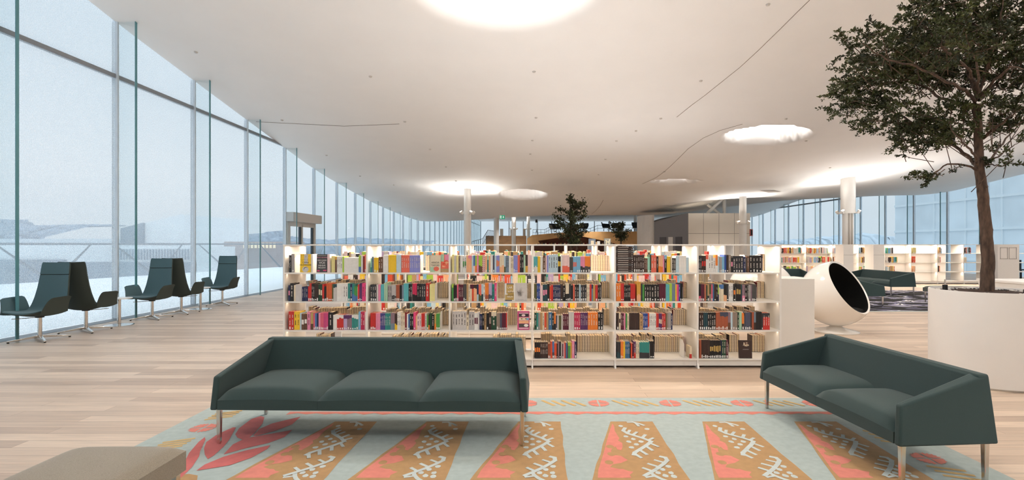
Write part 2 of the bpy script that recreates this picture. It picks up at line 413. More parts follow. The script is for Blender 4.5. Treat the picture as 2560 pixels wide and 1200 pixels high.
def hill(name, label, prof, Y, dep):
    mb = MB(); r2 = random.Random(len(prof)*7+int(Y))
    pts = []
    for (xa, ya), (xb, yb) in zip(prof, prof[1:]):
        n = max(2, int(abs(xb-xa)/5))
        for k in range(n):
            pts.append(at(xa+(xb-xa)*k/n, ya+(yb-ya)*k/n+r2.uniform(-2.2, 2.2), Y))
    rows = [(0, 0), (.25, .75), (.6, .95), (1, 1)]
    vs = []
    for f, h in rows:
        for q in pts: vs.append((q[0]+r2.uniform(-.4,.4), Y-dep*(1-f)+r2.uniform(-1,1), -9+(q[2]+9)*h))
    n = len(pts); mb.add(vs, [(j*n+i, j*n+i+1, (j+1)*n+i+1, (j+1)*n+i) for j in range(len(rows)-1) for i in range(n-1)], hill_m)
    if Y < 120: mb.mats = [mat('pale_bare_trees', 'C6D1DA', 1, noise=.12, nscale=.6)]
    o = mb.build(name, smooth=60); tag(o, label, 'trees', None, 'stuff')
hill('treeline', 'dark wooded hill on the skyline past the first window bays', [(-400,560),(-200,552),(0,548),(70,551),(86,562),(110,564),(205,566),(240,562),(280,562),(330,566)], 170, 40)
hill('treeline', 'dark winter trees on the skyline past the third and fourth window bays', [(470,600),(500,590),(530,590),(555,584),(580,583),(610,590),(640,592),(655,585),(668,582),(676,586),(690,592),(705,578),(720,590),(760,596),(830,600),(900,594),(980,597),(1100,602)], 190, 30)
# building of glass across the street on the far right side
t = thing('office_building', 'blue grey glass office block seen through the opposite window wall', 'building')
ob = mat('office_glass', 'DCE6EC', .6, noise=.10, nscale=.35); og = mat('office_frame', 'E4ECF0', .6, noise=.03)
mb = MB(); mb.box(44, 60, 0, 62, -9, 16, ob); mb.build('wall', t)
mb = MB()
for k in range(16): mb.box(43.9, 44, k*4-.08, k*4+.08, -9, 16, og)
for k in range(-2, 6): mb.box(43.88, 44, 0, 62, k*3-.12, k*3+.12, og)
mb.build('window_grid', t)
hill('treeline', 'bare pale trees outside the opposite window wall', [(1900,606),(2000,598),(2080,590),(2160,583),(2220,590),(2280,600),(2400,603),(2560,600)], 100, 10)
# ================================================================== sofas, chairs, tables
def e6(t, p=6): return math.sqrt(max(0.0, 1-abs(t)**p))
def sofa(name, label, w, n, loc, rz, d=.77):
    t = thing(name, label, 'sofa', loc, rz)
    hw, hd = w/2, d/2
    mb = MB()
    mb.box(-hw+.03, hw-.03, -hd+.03, hd-.03, .262, .30, TEAL)
    for s in (-1, 1):
        A = [(s*hw,-hd,.258),(s*(hw-.052),-hd,.258),(s*(hw-.052),hd-.02,.258),(s*hw,hd,.258)]
        B = [(s*(hw-.015),-hd+.02,.505),(s*(hw-.063),-hd+.02,.505),(s*(hw-.135),hd-.06,.672),(s*(hw-.07),hd+.005,.672)]
        if s < 0: pass
        else: A = [A[1],A[0],A[3],A[2]]; B = [B[1],B[0],B[3],B[2]]
        mb.hexa(A+B, TEAL)
    mb.hexa([(-hw,hd-.05,.258),(hw,hd-.05,.258),(hw,hd,.258),(-hw,hd,.258),
             (-hw+.07,hd-.075,.672),(hw-.07,hd-.075,.672),(hw-.07,hd+.005,.672),(-hw+.07,hd+.005,.672)], TEAL)
    # inner slope of the back
    mb.hexa([(-hw+.05,hd-.16,.30),(hw-.05,hd-.16,.30),(hw-.05,hd-.03,.30),(-hw+.05,hd-.03,.30),
             (-hw+.11,hd-.08,.666),(hw-.11,hd-.08,.666),(hw-.11,hd-.04,.666),(-hw+.11,hd-.04,.666)], TEAL)
    mb.build('frame', t, bevel=.014, seg=3, smooth=40)
    cw = (w-.112)/n; y0, y1 = -hd+.004, hd-.145
    for k in range(n):
        xc = -hw+.056+cw*(k+.5); mb = MB(); NU, NV = 20, 16
        def top(u, v):
            a, b = 2*u-1, 2*v-1
            z = .332+.078*e6(a, 6)*(e6(b, 9) if b < 0 else 1)+.022*(1-a*a)*(1-.6*b*b)
            return (xc+a*cw/2*.998, y0+(y1-y0)*(.5+.5*b), z)
        mb.grid(top, NU, NV, TEAL)
        # front and sides down to the base
        def front(u, v):
            q = top(u, 0); return (q[0], q[1]-.0*v, .262+(q[2]-.262)*v)
        mb.grid(front, NU, 4, TEAL)
        def sideL(u, v):
            q = top(0, 1-u); return (q[0], q[1], .262+(q[2]-.262)*v)
        mb.grid(sideL, NV, 2, TEAL)
        def sideR(u, v):
            q = top(1, u); return (q[0], q[1], .262+(q[2]-.262)*v)
        mb.grid(sideR, NV, 2, TEAL)
        mb.build('seat_cushion', t, smooth=70)
    for sx in (-1, 1):
        for sy in (-1, 1):
            cx, cy = sx*(hw-.045), sy*(hd-.05)
            mb = MB(); r0, r1 = .0165, .0125
            mb.hexa([(cx-r1,cy-r1,0),(cx+r1,cy-r1,0),(cx+r1,cy+r1,0),(cx-r1,cy+r1,0),(cx-r0,cy-r0,.262),(cx+r0,cy-r0,.262),(cx+r0,cy+r0,.262),(cx-r0,cy+r0,.262)], CHROME)
            mb.build('leg', t, bevel=.004)
    return t
sofa('sofa', 'dark teal three seat sofa with chrome legs in front of the long bookcase', 2.36, 3, (-1.155, 4.205, 0.012), math.radians(-1.3))
sofa('sofa', 'dark teal two seat sofa at an angle in front of the white tree planter', 1.63, 2, (2.525, 3.985, 0.012), math.radians(-85.6), .65)
sofa('sofa', 'dark teal sofa on the black patterned rug with its open side towards the windows', 2.3, 3, (10.85, 16.15, .012), math.radians(-88))
sofa('sofa', 'dark teal sofa seen end on between the ball chair and the rug', 1.63, 2, (8.12, 13.1, .012), math.radians(90))
sofa('sofa', 'dark sofa glimpsed between the two white ball chairs', 2.3, 3, (8.3, 17.4, 0), math.radians(0))

def ottoman(name, label, x0, x1, y0, y1, h, m, loc_cat='ottoman'):
    cx, cy = (x0+x1)/2, (y0+y1)/2
    t = thing(name, label, loc_cat, (cx, cy, .0112)); a, b = (x1-x0)/2, (y1-y0)/2
    mb = MB()
    def top(u, v):
        p, q = 2*u-1, 2*v-1
        return (p*a, q*b, h-.055+.045*e6(p, 8)*e6(q, 8)+.012*(1-p*p)*(1-q*q))
    mb.grid(top, 20, 20, m); mb.box(-a, a, -b, b, .275, h-.054, m)
    mb.build('seat_cushion', t, smooth=60)
    for sx in (-1, 1):
        for sy in (-1, 1):
            c0, c1 = sx*(a-.035), sy*(b-.035); mb = MB()
            mb.hexa([(c0-.012,c1-.012,0),(c0+.012,c1-.012,0),(c0+.012,c1+.012,0),(c0-.012,c1+.012,0),(c0-.017,c1-.017,.276),(c0+.017,c1-.017,.276),(c0+.017,c1+.017,.276),(c0-.017,c1+.017,.276)], CHROME)
            mb.build('leg', t)
    return t
BEIGE = mat('beige_weave', '857C6E', .95, noise=.22, nscale=260, bump=.5, sheen=.2)
GREYG = mat('grey_green_fabric', '5F6660', .9, noise=.1, nscale=300, bump=.2)
ottoman('ottoman', 'beige woven square ottoman in the near corner beside the patterned rug', -2.42, -1.83, 2.15, 2.80, .432, BEIGE)
ottoman('ottoman', 'grey green ottoman half hidden behind the white tree planter', 10.3, 10.95, 12.9, 13.5, .43, GREYG)

# swivel lounge chairs ------------------------------------------------
PROF = [(-.345,.440,.245),(-.30,.447,.262),(-.20,.438,.283),(-.06,.424,.296),(.06,.418,.300),(.14,.430,.297),(.185,.470,.288),(.215,.545,.272),(.245,.66,.252),(.275,.80,.237),(.30,.95,.226),(.32,1.08,.220),(.335,1.17,.216),(.342,1.205,.205)]
def prof_at(t):
    n = len(PROF)-1; k = min(n-1, int(t*n)); u = t*n-k; a, b = PROF[k], PROF[k+1]
    return tuple(a[i]+(b[i]-a[i])*u for i in range(3))
def pframe(t):
    p = prof_at(t); a, b = prof_at(max(0, t-.02)), prof_at(min(1, t+.02))
    dy, dz = b[0]-a[0], b[1]-a[1]; l = math.hypot(dy, dz); return p, (-dz/l, dy/l)
def shell_pt(t, s, off):
    p, n = pframe(t); c = .035*s*s
    th = off*(1-.55*s*s)*(1 if off > 0 else .3+.7*sst(0, .22, t))
    return (p[2]*s, p[0]+n[0]*(c+th), p[1]+n[1]*(c+th))
def chair_shell(t0, t1, o0, o1, m, nu=12, nv=30, hs=1.0):
    mb = MB()
    f = lambda o: (lambda u, v: shell_pt(t0+(t1-t0)*v, (2*u-1)*hs, o))
    mb.grid(f(o1), nu, nv, m)
    g = f(o0); mb.grid(lambda u, v: g(1-u, v), nu, nv, m)
    ring = [(u/nu, 0) for u in range(nu+1)]+[(1, v/nv) for v in range(1, nv+1)]+[(u/nu, 1) for u in range(nu-1, -1, -1)]+[(0, v/nv) for v in range(nv-1, 0, -1)]
    A, B = [f(o1)(*q) for q in ring], [f(o0)(*q) for q in ring]; n = len(ring)
    mb.add(A+B, [(i, n+i, n+(i+1)%n, (i+1)%n) for i in range(n)], m)
    return mb
def swivel_chair(label, loc, rz, grp):
    t = thing('lounge_chair', label, 'chair', loc, rz, grp)
    chair_shell(0, 1, -.05, .0, TEALD, 12, 36).build('shell', t, smooth=60)
    chair_shell(.0, .50, .001, .022, TEALC, 12, 20, .985).build('seat', t, smooth=70)
    chair_shell(.50, .80, .001, .020, TEALC, 12, 14, .985).build('backrest', t, smooth=70)
    chair_shell(.807, .995, .001, .024, TEALC, 12, 10, .985).build('headrest', t, smooth=70)
    for s in (-1, 1):
        mb = MB(); NU, NV = 10, 8
        def P(u, v, o):    # u along the side, v up
            yb = -.335+.50*u; yt = -.255+.40*u
            zb = .408+.03*(2*u-1)**2; zt = .678+.012*u
            c = .0
            du, dv = 2*u-1, 2*v-1
            r = 1.0
            if v > .5:      # rounded upper corners
                k = (abs(du)**10)*(dv**2)*.035; zt -= k*.6
            y = yb+(yt-yb)*v; z = zb+(zt-zb)*v
            x = .288+.072*v**1.5+o*(1-.7*max(abs(du)**6, abs(dv)**6))
            return (s*x, y, z)
        mb.grid(lambda u, v: P(u, v, -.012), NU, NV, TEALC); mb.grid(lambda u, v: P(1-u, v, .014), NU, NV, TEALD)
        ring = [(u/NU, 0) for u in range(NU+1)]+[(1, v/NV) for v in range(1, NV+1)]+[(u/NU, 1) for u in range(NU-1, -1, -1)]+[(0, v/NV) for v in range(NV-1, 0, -1)]
        A, B = [P(*q, -.012) for q in ring], [P(*q, .014) for q in ring]; n = len(ring)
        mb.add(A+B, [(i, (i+1)%n, n+(i+1)%n, n+i) for i in range(n)], TEALD)
        mb.build('armrest', t, smooth=60)
    mb = MB(); mb.cyl((0,0), .055, .355, .39, BLACK, 20); mb.build('swivel_plate', t, smooth=40)
    mb = MB(); mb.tube([(0,0,.03),(0,0,.36)], .028, CHROME, 16); mb.build('pedestal', t, smooth=40)
    mb = MB(); mb.tube([(.0,.03,.372),(.0,-.02,.362),(-.13,-.17,.362),(-.2,-.25,.364)], .006, CHROME, 6); mb.build('lever', t, smooth=40)
    for k in range(4):
        a = math.radians(49.3+90*k); c, s_ = math.cos(a), math.sin(a); mb = MB()
        w0, w1 = .024, .018; nx_, ny_ = -s_, c
        mb.hexa([(nx_*-w0,ny_*-w0,.045),(c*.375-nx_*w1,s_*.375-ny_*w1,.013),(c*.375+nx_*w1,s_*.375+ny_*w1,.013),(nx_*w0,ny_*w0,.045),
                 (nx_*-w0,ny_*-w0,.085),(c*.375-nx_*w1,s_*.375-ny_*w1,.034),(c*.375+nx_*w1,s_*.375+ny_*w1,.034),(nx_*w0,ny_*w0,.085)], CHROME)
        leg = mb.build('leg', t, bevel=.006, smooth=40)
        mb = MB(); mb.cyl((c*.358,s_*.358), .015, 0, .014, BLACK, 12); mb.build('foot', leg)
    return t
g_ch = 'high backed swivel chairs along the window wall'
c1 = reg(swivel_chair('nearest dark teal swivel chair, its seat turned to the camera side of the window wall', (-7.62, 8.15, 0), math.radians(3), g_ch))
c1['label'] = 'first dark teal swivel chair along the windows, facing out of its row'
dup(c1, (-7.60, 8.98, 0), math.radians(184), 'dark teal swivel chair back to back with the first one, facing the near side table', g_ch)
dup(c1, (-7.55, 10.5, 0), math.radians(3), 'dark teal swivel chair facing the near round side table from its far side', g_ch)
dup(c1, (-7.50, 11.31, 0), math.radians(183), 'dark teal swivel chair turned from the window row towards the far side table', g_ch)
dup(c1, (-7.55, 12.92, 0), math.radians(5), 'last dark teal swivel chair of the window row, standing alone past the far side table', g_ch)
def side_table(label, loc):
    t = thing('side_table', label, 'table', loc, 0, 'round side tables between the swivel chairs')
    mb = MB(); mb.cyl((0,0), .205, .492, .506, mat('table_top_white', 'ECEAE6', .3, noise=.02), 48); mb.build('table_top', t, smooth=40)
    mb = MB(); mb.tube([(0,0,.01),(0,0,.492)], .03, CHROME, 20); mb.build('pedestal', t, smooth=40)
    mb = MB(); mb.lathe([(.001,.0),(.235,.0),(.235,.006),(.2,.012),(.04,.016),(.001,.016)], CHROME, 48); mb.build('base', t, smooth=40)
    return t
side_table('round white side table on a chrome stem, nearest the camera', (-7.56, 9.66, 0))['label'] = 'round white side table between the second and third swivel chairs'
side_table('round white side table before the last swivel chair of the row', (-7.53, 12.02, 0))

# ball chairs -----------------------------------------------------------
GLOSSW = mat('white_fibreglass', 'F3EFE9', .12, noise=.01, nscale=2)
INNER = mat('black_lining', '0B0B0C', .95, noise=.1, nscale=80)
def ball_chair(label, loc, nrm):
    t = thing('ball_chair', label, 'chair', loc, 0); R = .555; c = Vector((0,0,.655))
    n = Vector(nrm).normalized(); a = n.orthogonal().normalized(); b = n.cross(a)
    th0 = math.radians(63)
    def sp(r): return lambda u, v: tuple(c+(n*math.cos(th0+(PI-th0)*v)+(a*math.cos(2*PI*u)+b*math.sin(2*PI*u))*math.sin(th0+(PI-th0)*v))*r)
    mb = MB(); mb.grid(sp(R), 56, 30, GLOSSW)
    mb.grid(lambda u, v: tuple(Vector(sp(R)(u, 0)).lerp(Vector(sp(R-.03)(u, 0)), v)), 56, 2, GLOSSW)
    mb.build('shell', t, smooth=70)
    mb = MB(); mb.grid(lambda u, v: sp(R-.03)(1-u, v), 56, 26, INNER); mb.build('lining', t, smooth=70)
    mb = MB()
    hz = Vector((n.x, n.y, 0)).normalized(); q = c+hz*.06+Vector((0,0,-.30))
    sd = Vector((-hz.y, hz.x, 0))
    mb.grid(lambda u, v: tuple(q+hz*(.3*(2*u-1))+sd*(.3*(2*v-1))+Vector((0,0,.07*e6(2*u-1)*e6(2*v-1)))), 14, 14, INNER)
    mb.build('seat_cushion', t, smooth=70)
    mb = MB(); mb.lathe([(.001,0),(.355,0),(.36,.012),(.30,.03),(.18,.055),(.10,.085),(.075,.13),(.09,.16),(.001,.16)], GLOSSW, 48); mb.build('base', t, smooth=50)
    return t
ball_chair('white ball chair with black hollow beside the end of the bookcase', (5.33, 8.95, 0), (.50,-.70,.50))
ball_chair('white ball chair mostly hidden behind the white end cabinet, its back showing', (4.2, 9.3, 0), (.55,.75,.35))

# end cabinet, counters -------------------------------------------------
t = thing('cabinet', 'low white cabinet standing against the end of the long bookcase', 'cabinet', (3.39, 6.9, 0))
mb = MB(); mb.box(-.28, .285, -.28, .22, .04, 1.062, WHITE2); mb.build('body', t, bevel=.004)
mb = MB(); mb.box(-.26, .265, -.25, .2, 0, .04, DGREY); mb.build('plinth', t)
t = thing('counter', 'long white counter behind the tree planter', 'counter', (7.86, 9.03, 0))
mb = MB(); mb.box(0, .75, -3.6, 0, 0, .87, WHITE2); mb.build('body', t); mb = MB(); mb.box(-.02, .78, -3.62, .02, .87, .905, WHITE); mb.build('worktop', t, bevel=.004)
t = thing('info_panel', 'white upright cabinet with two framed squares behind the white counter', 'cabinet', (12.99, 14.0, 0))
mb = MB(); mb.box(-.29, .29, 0, .45, 0, 1.5, mat('panel_white', 'D9D3CC', .5, noise=.02)); mb.build('body', t)
for a in (-.225, .015):
    mb = MB(); fm = mat('panel_frame', 'A9A29B', .5, noise=.02)
    mb.box(a, a+.2, -.008, 0, 1.41, 1.42, fm); mb.box(a, a+.2, -.008, 0, 1.11, 1.12, fm); mb.box(a, a+.01, -.008, 0, 1.11, 1.42, fm); mb.box(a+.19, a+.2, -.008, 0, 1.11, 1.42, fm)
    mb.build('frame', t)

# rugs --------------------------------------------------------------------
def rug_m(name, h, n=.07):
    return mat(name, h, .97, noise=n, nscale=22, bump=.3, sheen=.1)
RB, RR, RO, RC = rug_m('rug_ground', 'A0ADAB'), rug_m('rug_red', 'CF7A6C'), rug_m('rug_ochre', 'A88355'), rug_m('rug_crimson', 'BE5F5C')
RG = rug_m('rug_gold', 'BFA066')
RB2 = rug_m('rug_pale', 'B9C3C2')
rug = MB()
X0, X1, Y0, Y1 = -2.89, 3.10, 1.2, 5.05
rug.box(X0, X1, Y0, Y1, .001, .010, RB)
LV = [.0106]
def rp(pts, m, up=0): rug.poly([(x, y, LV[0]+up*6) for x, y in pts], m)
def px(pts, kx, ox, ky, oy): return [fl(ox+a*kx, oy+b*ky)[:2] for a, b in pts]
SK = [0]
def stroke(pts, w, m, up):
    for (xa, ya), (xb, yb) in zip(pts, pts[1:]):
        L_ = math.hypot(xb-xa, yb-ya) or 1; nx_, ny_ = -(yb-ya)/L_*w/2, (xb-xa)/L_*w/2; ex, ey = (xb-xa)/L_*w*.35, (yb-ya)/L_*w*.35; SK[0] = (SK[0]+1) % 37
        rp([(xa-nx_-ex, ya-ny_-ey), (xb-nx_+ex, yb-ny_+ey), (xb+nx_+ex, yb+ny_+ey), (xa+nx_-ex, ya+ny_-ey)], m, up+SK[0]*8e-6)
def rosette(cx, cy, r, rx=1.0):
    r2 = random.Random(int(cx*100+cy*10)); n = 44
    for q in range(4):
        a0 = q*PI/2+.06; pts = [(cx+.012*rx*math.cos(a0+PI/4-.06), cy+.012*math.sin(a0+PI/4-.06))]
        for k in range(n//4+1):
            a = a0+(PI/2-.12)*k/(n//4); rr = r*(1.0 if k % 2 else .86)*(1+r2.uniform(-.05,.05)); pts.append((cx+rr*rx*math.cos(a), cy+rr*math.sin(a)))
        rp(pts, RR, .0002)
# back border
for k in range(-4, 5):
    rosette(.68+.672*k, 4.875, .105)
for k in range(-5, 5):
    for j in range(4):
        xa = .68+.672*k+.15+.095*j; ya = 4.955-(j % 2)*.008
        if X0+.15 < xa < X1-.35: stroke([(xa, ya), (xa+.10, ya-.145)], .034, RG, .0001)
z = []
x = -2.1; k = 0
while x < 2.75: z.append((x, 4.545+(.035 if k % 2 else .0)+((k*37) % 5)*.003)); x += .085; k += 1
rp([(-2.1, 4.63)]+z+[(2.72, 4.63)], RR, .0001)
# side borders
for k in range(6):
    rosette(-2.62, 4.22-.66*k, .105, 1.0); rosette(2.80, 3.62-.66*k, .105, 1.0)
    for j in range(4):
        ya = 4.62-.66*k-.05*j; stroke([(-2.72, ya-.05), (-2.55, ya+.03)], .032, RG, .0001)
        ya = 4.1-.66*k-.07*j; stroke([(2.70, ya+.05), (2.88, ya-.02)], .032, RG, .0001)
# tapering ochre wedges with red scallops and pale comb marks
def loc4(pts): return [(lambda q: (q[0]-1.063, q[1]))(fl(1300+a*.23438, 980+b*.23429)) for a, b in pts]
COMB = [([(1120,400),(1100,430),(1150,460),(1230,485),(1310,510),(1400,545)], .030), ([(1150,455),(1170,425)], .024),
        ([(1210,470),(1245,445)], .024), ([(1310,500),(1335,475)], .026), ([(1385,525),(1420,510)], .024),
        ([(1400,545),(1360,580),(1290,625),(1225,665),(1215,690)], .032), ([(1400,570),(1470,600)], .024), ([(1350,600),(1410,640)], .026), ([(1280,640),(1350,685)], .026), ([(1225,680),(1290,720)], .026),
        ([(1150,340),(1200,338),(1260,352),(1320,372)], .024), ([(1230,345),(1265,380)], .024),
        ([(1500,710),(1550,720),(1570,750),(1530,790),(1460,840),(1390,880),(1330,912)], .030), ([(1530,770),(1440,745)], .022), ([(1470,815),(1370,785)], .024), ([(1400,860),(1315,830)], .024),
        ([(1390,880),(1440,915),(1500,945),(1580,975)], .028), ([(1440,915),(1350,930)], .022)]
DOTS = [(1075,378),(1130,490),(1210,518),(1160,548),(1290,545),(1240,575),(1190,610),(1355,410),(1580,812),(1520,845),(1610,882),(1475,882),(1550,912),(1640,920)]
RED = [(985,350),(1005,380),(1010,430),(1060,510),(1045,535),(1090,560),(1095,600),(1080,640),(1040,632),(1020,600),(980,620),(970,650),(1010,690),(1080,700),(1150,745),(1080,775),(990,790),(960,820),(1060,840),(1100,840),(1150,860),(1210,870),(1170,905),(1190,935),(830,935),(835,850),(870,740),(900,640),(930,520),(960,420)]
for i in range(-3, 3):
    ox = 1.063+.772*i+.0
    if ox < -1.4: continue
    def sh(pts): return [(x+ox, y) for x, y in pts]
    n = 14; wb = random.Random(i+9); Lq, Rq = [], []
    for k in range(n+1):
        y = 4.372-(4.372-2.0)*k/n; j = wb.uniform(-.006, .006) if 0 < k < n else 0
        Lq.append((ox-.353-.27*(4.372-y)+j, y)); Rq.append((ox-.025*(4.372-y)+j, y))
    rp(Lq+Rq[::-1], RO, .0001)
    rp(sh(loc4(RED)), RR, .0002)
    for (a, b) in ((960,600),(975,680),(950,770)):
        cx, cy = sh(loc4([(a, b)]))[0]; rp([(cx+.03*math.cos(t), cy+.035*math.sin(t)) for t in [2*PI*q/9 for q in range(9)]], RO, .0003)
    for pts, w in COMB: stroke(sh(loc4(pts)), w, RB2, .0003)
    for q in DOTS:
        cx, cy = sh(loc4([q]))[0]; r2 = random.Random(q[0]); rp([(cx+.021*math.cos(t)*r2.uniform(.8,1.1), cy+.026*math.sin(t)*r2.uniform(.7,1.1)) for t in [2*PI*k/7 for k in range(7)]], RB2, .0003)
    # repeat of the comb nearer the camera
    for pts, w in COMB[:10]: stroke([(x-.02, y-1.05) for x, y in sh(loc4(pts))], w, RB2, .0003)
# big leaf spray
LEAF = [[(635,690),(660,650),(740,590),(800,572),(822,580),(810,620),(760,680),(720,715),(690,728),(650,712)],
        [(748,700),(790,655),(870,620),(960,598),(1055,575),(1000,625),(900,665),(770,700)],
        [(435,780),(450,740),(520,690),(620,645),(640,645),(600,720),(560,770),(500,825),(460,850),(440,820)],
        [(560,820),(620,755),(700,715),(830,692),(1000,662),(950,708),(850,745),(700,780)],
        [(250,1000),(300,890),(340,810),(400,740),(440,708),(445,725),(410,800),(405,830),(360,900),(300,960)],
        [(385,925),(440,885),(560,835),(700,795),(860,760),(840,785),(740,840),(600,890)]]
for k, q in enumerate(LEAF): rp(px(q, .3906, 340, .3906, 820), RC, .0002+k*2e-5)
rp(px([(240,973),(270,952),(340,945),(395,955),(390,990),(300,1000)], .3906, 340, .3906, 820), RO, .0002)
o = rug.build('rug'); tag(o, 'large pale blue rug with coral leaves and ochre wedges under the front sofas', 'rug')
# far rug
def far_rug():
    m = bpy.data.materials.new('black_pattern_rug'); m.use_nodes = True; nt = m.node_tree; N = nt.nodes; Lk = nt.links
    b = N['Principled BSDF']; b.inputs['Roughness'].default_value = .95; tc = N.new('ShaderNodeTexCoord')
    mp = N.new('ShaderNodeMapping'); mp.inputs['Scale'].default_value = (.55, .9, 1); mp.inputs['Rotation'].default_value = (0, 0, .5); Lk.new(tc.outputs['Object'], mp.inputs[0])
    n = N.new('ShaderNodeTexNoise'); n.inputs['Scale'].default_value = 1.5; n.inputs['Detail'].default_value = 3; n.inputs['Distortion'].default_value = 1.2; Lk.new(mp.outputs[0], n.inputs['Vector'])
    r = N.new('ShaderNodeValToRGB'); r.color_ramp.interpolation = 'CONSTANT'; e = r.color_ramp.elements
    e[0].position = 0; e[0].color = hexc('0E0D10'); e[1].position = .52; e[1].color = hexc('7D7A96')
    for ps, c in ((.58, 'DAD8DA'), (.615, '0E0D10'), (.70, 'B7A25E'), (.72, '100F12')):
        q = e.new(ps); q.color = hexc(c)
    Lk.new(n.outputs['Fac'], r.inputs[0]); Lk.new(r.outputs[0], b.inputs['Base Color']); return m
mb = MB(); mb.box(6.6, 12.6, 11.65, 16.9, .001, .01, far_rug()); mb.box(6.55, 12.65, 11.58, 11.65, .001, .01, RB2)
tag(mb.build('rug'), 'black rug with lavender and white swirls beyond the ball chair', 'rug')

# tree planter -------------------------------------------------------------
PX, PY, PR, PH = 5.10, 5.75, .52, 1.0
t = thing('planter', 'large round white planter holding the tall tree', 'planter', (PX, PY, 0))
mb = MB(); mb.lathe([(.001,.012),(PR-.03,.012),(PR-.03,0),(PR-.02,.0),(PR,.02),(PR,PH-.012),(PR-.004,PH),(PR-.02,PH),(PR-.024,PH-.012),(PR-.024,PH-.09)], mat('planter_white', 'E6E2DE', .42, noise=.015, nscale=3), 72); mb.build('pot', t, smooth=40)
soil = mat('dark_soil', '3A261C', .95, noise=.5, nscale=35, bump=1)
mb = MB(); r2 = random.Random(3)
mb.grid(lambda u, v: ((PR-.025)*v*math.cos(2*PI*u), (PR-.025)*v*math.sin(2*PI*u), PH-.03+.02*(1-v)+r2.uniform(-.006,.006)), 40, 12, soil); mb.build('soil', t, smooth=180)
mb = MB(); peb = mat('pale_pebble', 'C9C3BD', .7, noise=.2, nscale=20); pebd = mat('dark_pebble', '3B3A3E', .7, noise=.2, nscale=20)
for k in range(420):
    a = r2.uniform(0, 2*PI); rr = (PR-.04)*math.sqrt(r2.uniform(.45, 1)); s = r2.uniform(.008, .016); x, y, zz = rr*math.cos(a), rr*math.sin(a), PH-.022+.012*(1-rr/PR)
    mb.lathe([(.001,-s*.6),(s,-s*.1),(s*.7,s*.45),(.001,s*.6)], peb if k % 3 else pebd, 6, (x, y, zz), k)
o = mb.build('pebbles', t, smooth=50); o['kind'] = 'stuff'
for dx, dy, lab in ((-.37, .12, 'small black soil spotlight near the planter rim'), (.20, -.27, 'black soil sensor box beside the trunk in the planter')):
    q = thing('spotlight' if dx < 0 else 'sensor_box', lab, 'lamp' if dx < 0 else 'sensor', (PX+dx, PY+dy, PH-.03))
    if dx < 0:
        mb = MB(); mb.cyl((0,0), .025, 0, .075, BLACK, 16); mb.build('housing', q, smooth=40)
        mb = MB(); mb.tube([(0,0,.07),(0,0,.135)], .008, CHROME, 8); mb.build('stem', q)
    else:
        mb = MB(); mb.box(-.035, .035, -.03, .03, 0, .055, BLACK); mb.build('housing', q, bevel=.004)
# ================================================================== bookcases and books
TOPZ = 1.5
SH = [1.158, .808, .459, .112]        # shelf tops of the long bookcase
SHELFW = WHITE
def bookcase(label, x0, y0, nb, bw, dep, end_only=False, feet=True):
    t = thing('bookcase', label, 'bookcase', (x0, y0, 0)); w = nb*bw
    for k in range(nb+1):
        x = k*bw; mb = MB(); mb.box(x-.010, x+.010, 0.0, dep, .055, TOPZ-.016, SHELFW)
        if feet:
            mb.hexa([(x-.010,-.035,0),(x+.010,-.035,0),(x+.010,dep+.035,0),(x-.010,dep+.035,0),(x-.010,0,.055),(x+.010,0,.055),(x+.010,dep,.055),(x-.010,dep,.055)], SHELFW)
        mb.build('upright', t)
    mb = MB(); mb.box(-.012, w+.012, -.004, dep+.004, TOPZ-.016, TOPZ-.0005, SHELFW); mb.build('top_panel', t)
    for k in range(nb):
        for z in SH:
            mb = MB(); mb.box(k*bw+.010, (k+1)*bw-.010, -.004, dep+.004, z-.017, z, SHELFW); mb.build('shelf', t)
    for k in range(nb):
        mb = MB(); mb.box(k*bw+.012, (k+1)*bw-.012, .015, dep-.015, .025, SH[3]-.018, WHITE2); mb.build('plinth', t)
    return t
BW = 1.0045
CY, CX0, CD = 6.31, -2.937, .61
bookcase('long white double sided bookcase of six bays behind the front sofa', CX0, CY, 6, BW, CD)
C2Y, C2X = 8.18, -2.90
bookcase('second white bookcase row seen through the gaps of the long front one', C2X, C2Y, 6, 1.005, .61)
C3Y, C3X = 10.35, -2.2
bookcase('third white bookcase row, glimpsed through the two rows before it', C3X, C3Y, 6, 1.005, .61)
C4Y, C4X = 19.7, 9.62
C5Y, C5X = 14.6, -.2
bookcase('added unseen white bookcase row behind the third, carrying a ceiling light strip', C5X, C5Y, 6, 1.005, .61)  # hidden row, added to hold a strip that lights the ceiling
bookcase('white bookcase row with few books far behind the ball chair', C4X, C4Y, 10, .995, .6)
t4 = bpy.data.objects['bookcase.004']
for k in range(7):
    mb = MB(); mb.box(k*.995+.012, (k+1)*.995-.012 if k < 6 else k*.995+.55, .30, .31, .1, TOPZ-.02, WHITE); mb.build('back_panel', t4)
led = mat('added_led_strip', 'FFFFFF', .5, emit='FFF0DC', estr=5)
def led_row(x0, y0, nb, bw, dep, energy, both=True):
    for k in range(nb):
        for yy in ((y0+.09, y0+dep-.09) if both else (y0+.09,)):
            ld = bpy.data.lights.new('shelf_light', 'AREA'); ld.shape = 'RECTANGLE'; ld.size = bw-.06; ld.size_y = .02; ld.energy = energy; ld.color = (1, .82, .64)
            lo = bpy.data.objects.new('shelf_light', ld); COL.objects.link(lo); lo.location = (x0+bw*(k+.5), yy, TOPZ-.022)
led_row(CX0, CY, 6, BW, CD, 5.5); led_row(C2X, C2Y, 6, 1.005, .61, 5.5); led_row(C3X, C3Y, 6, 1.005, .61, 5); led_row(C4X, C4Y, 10, .995, .6, 13, False)
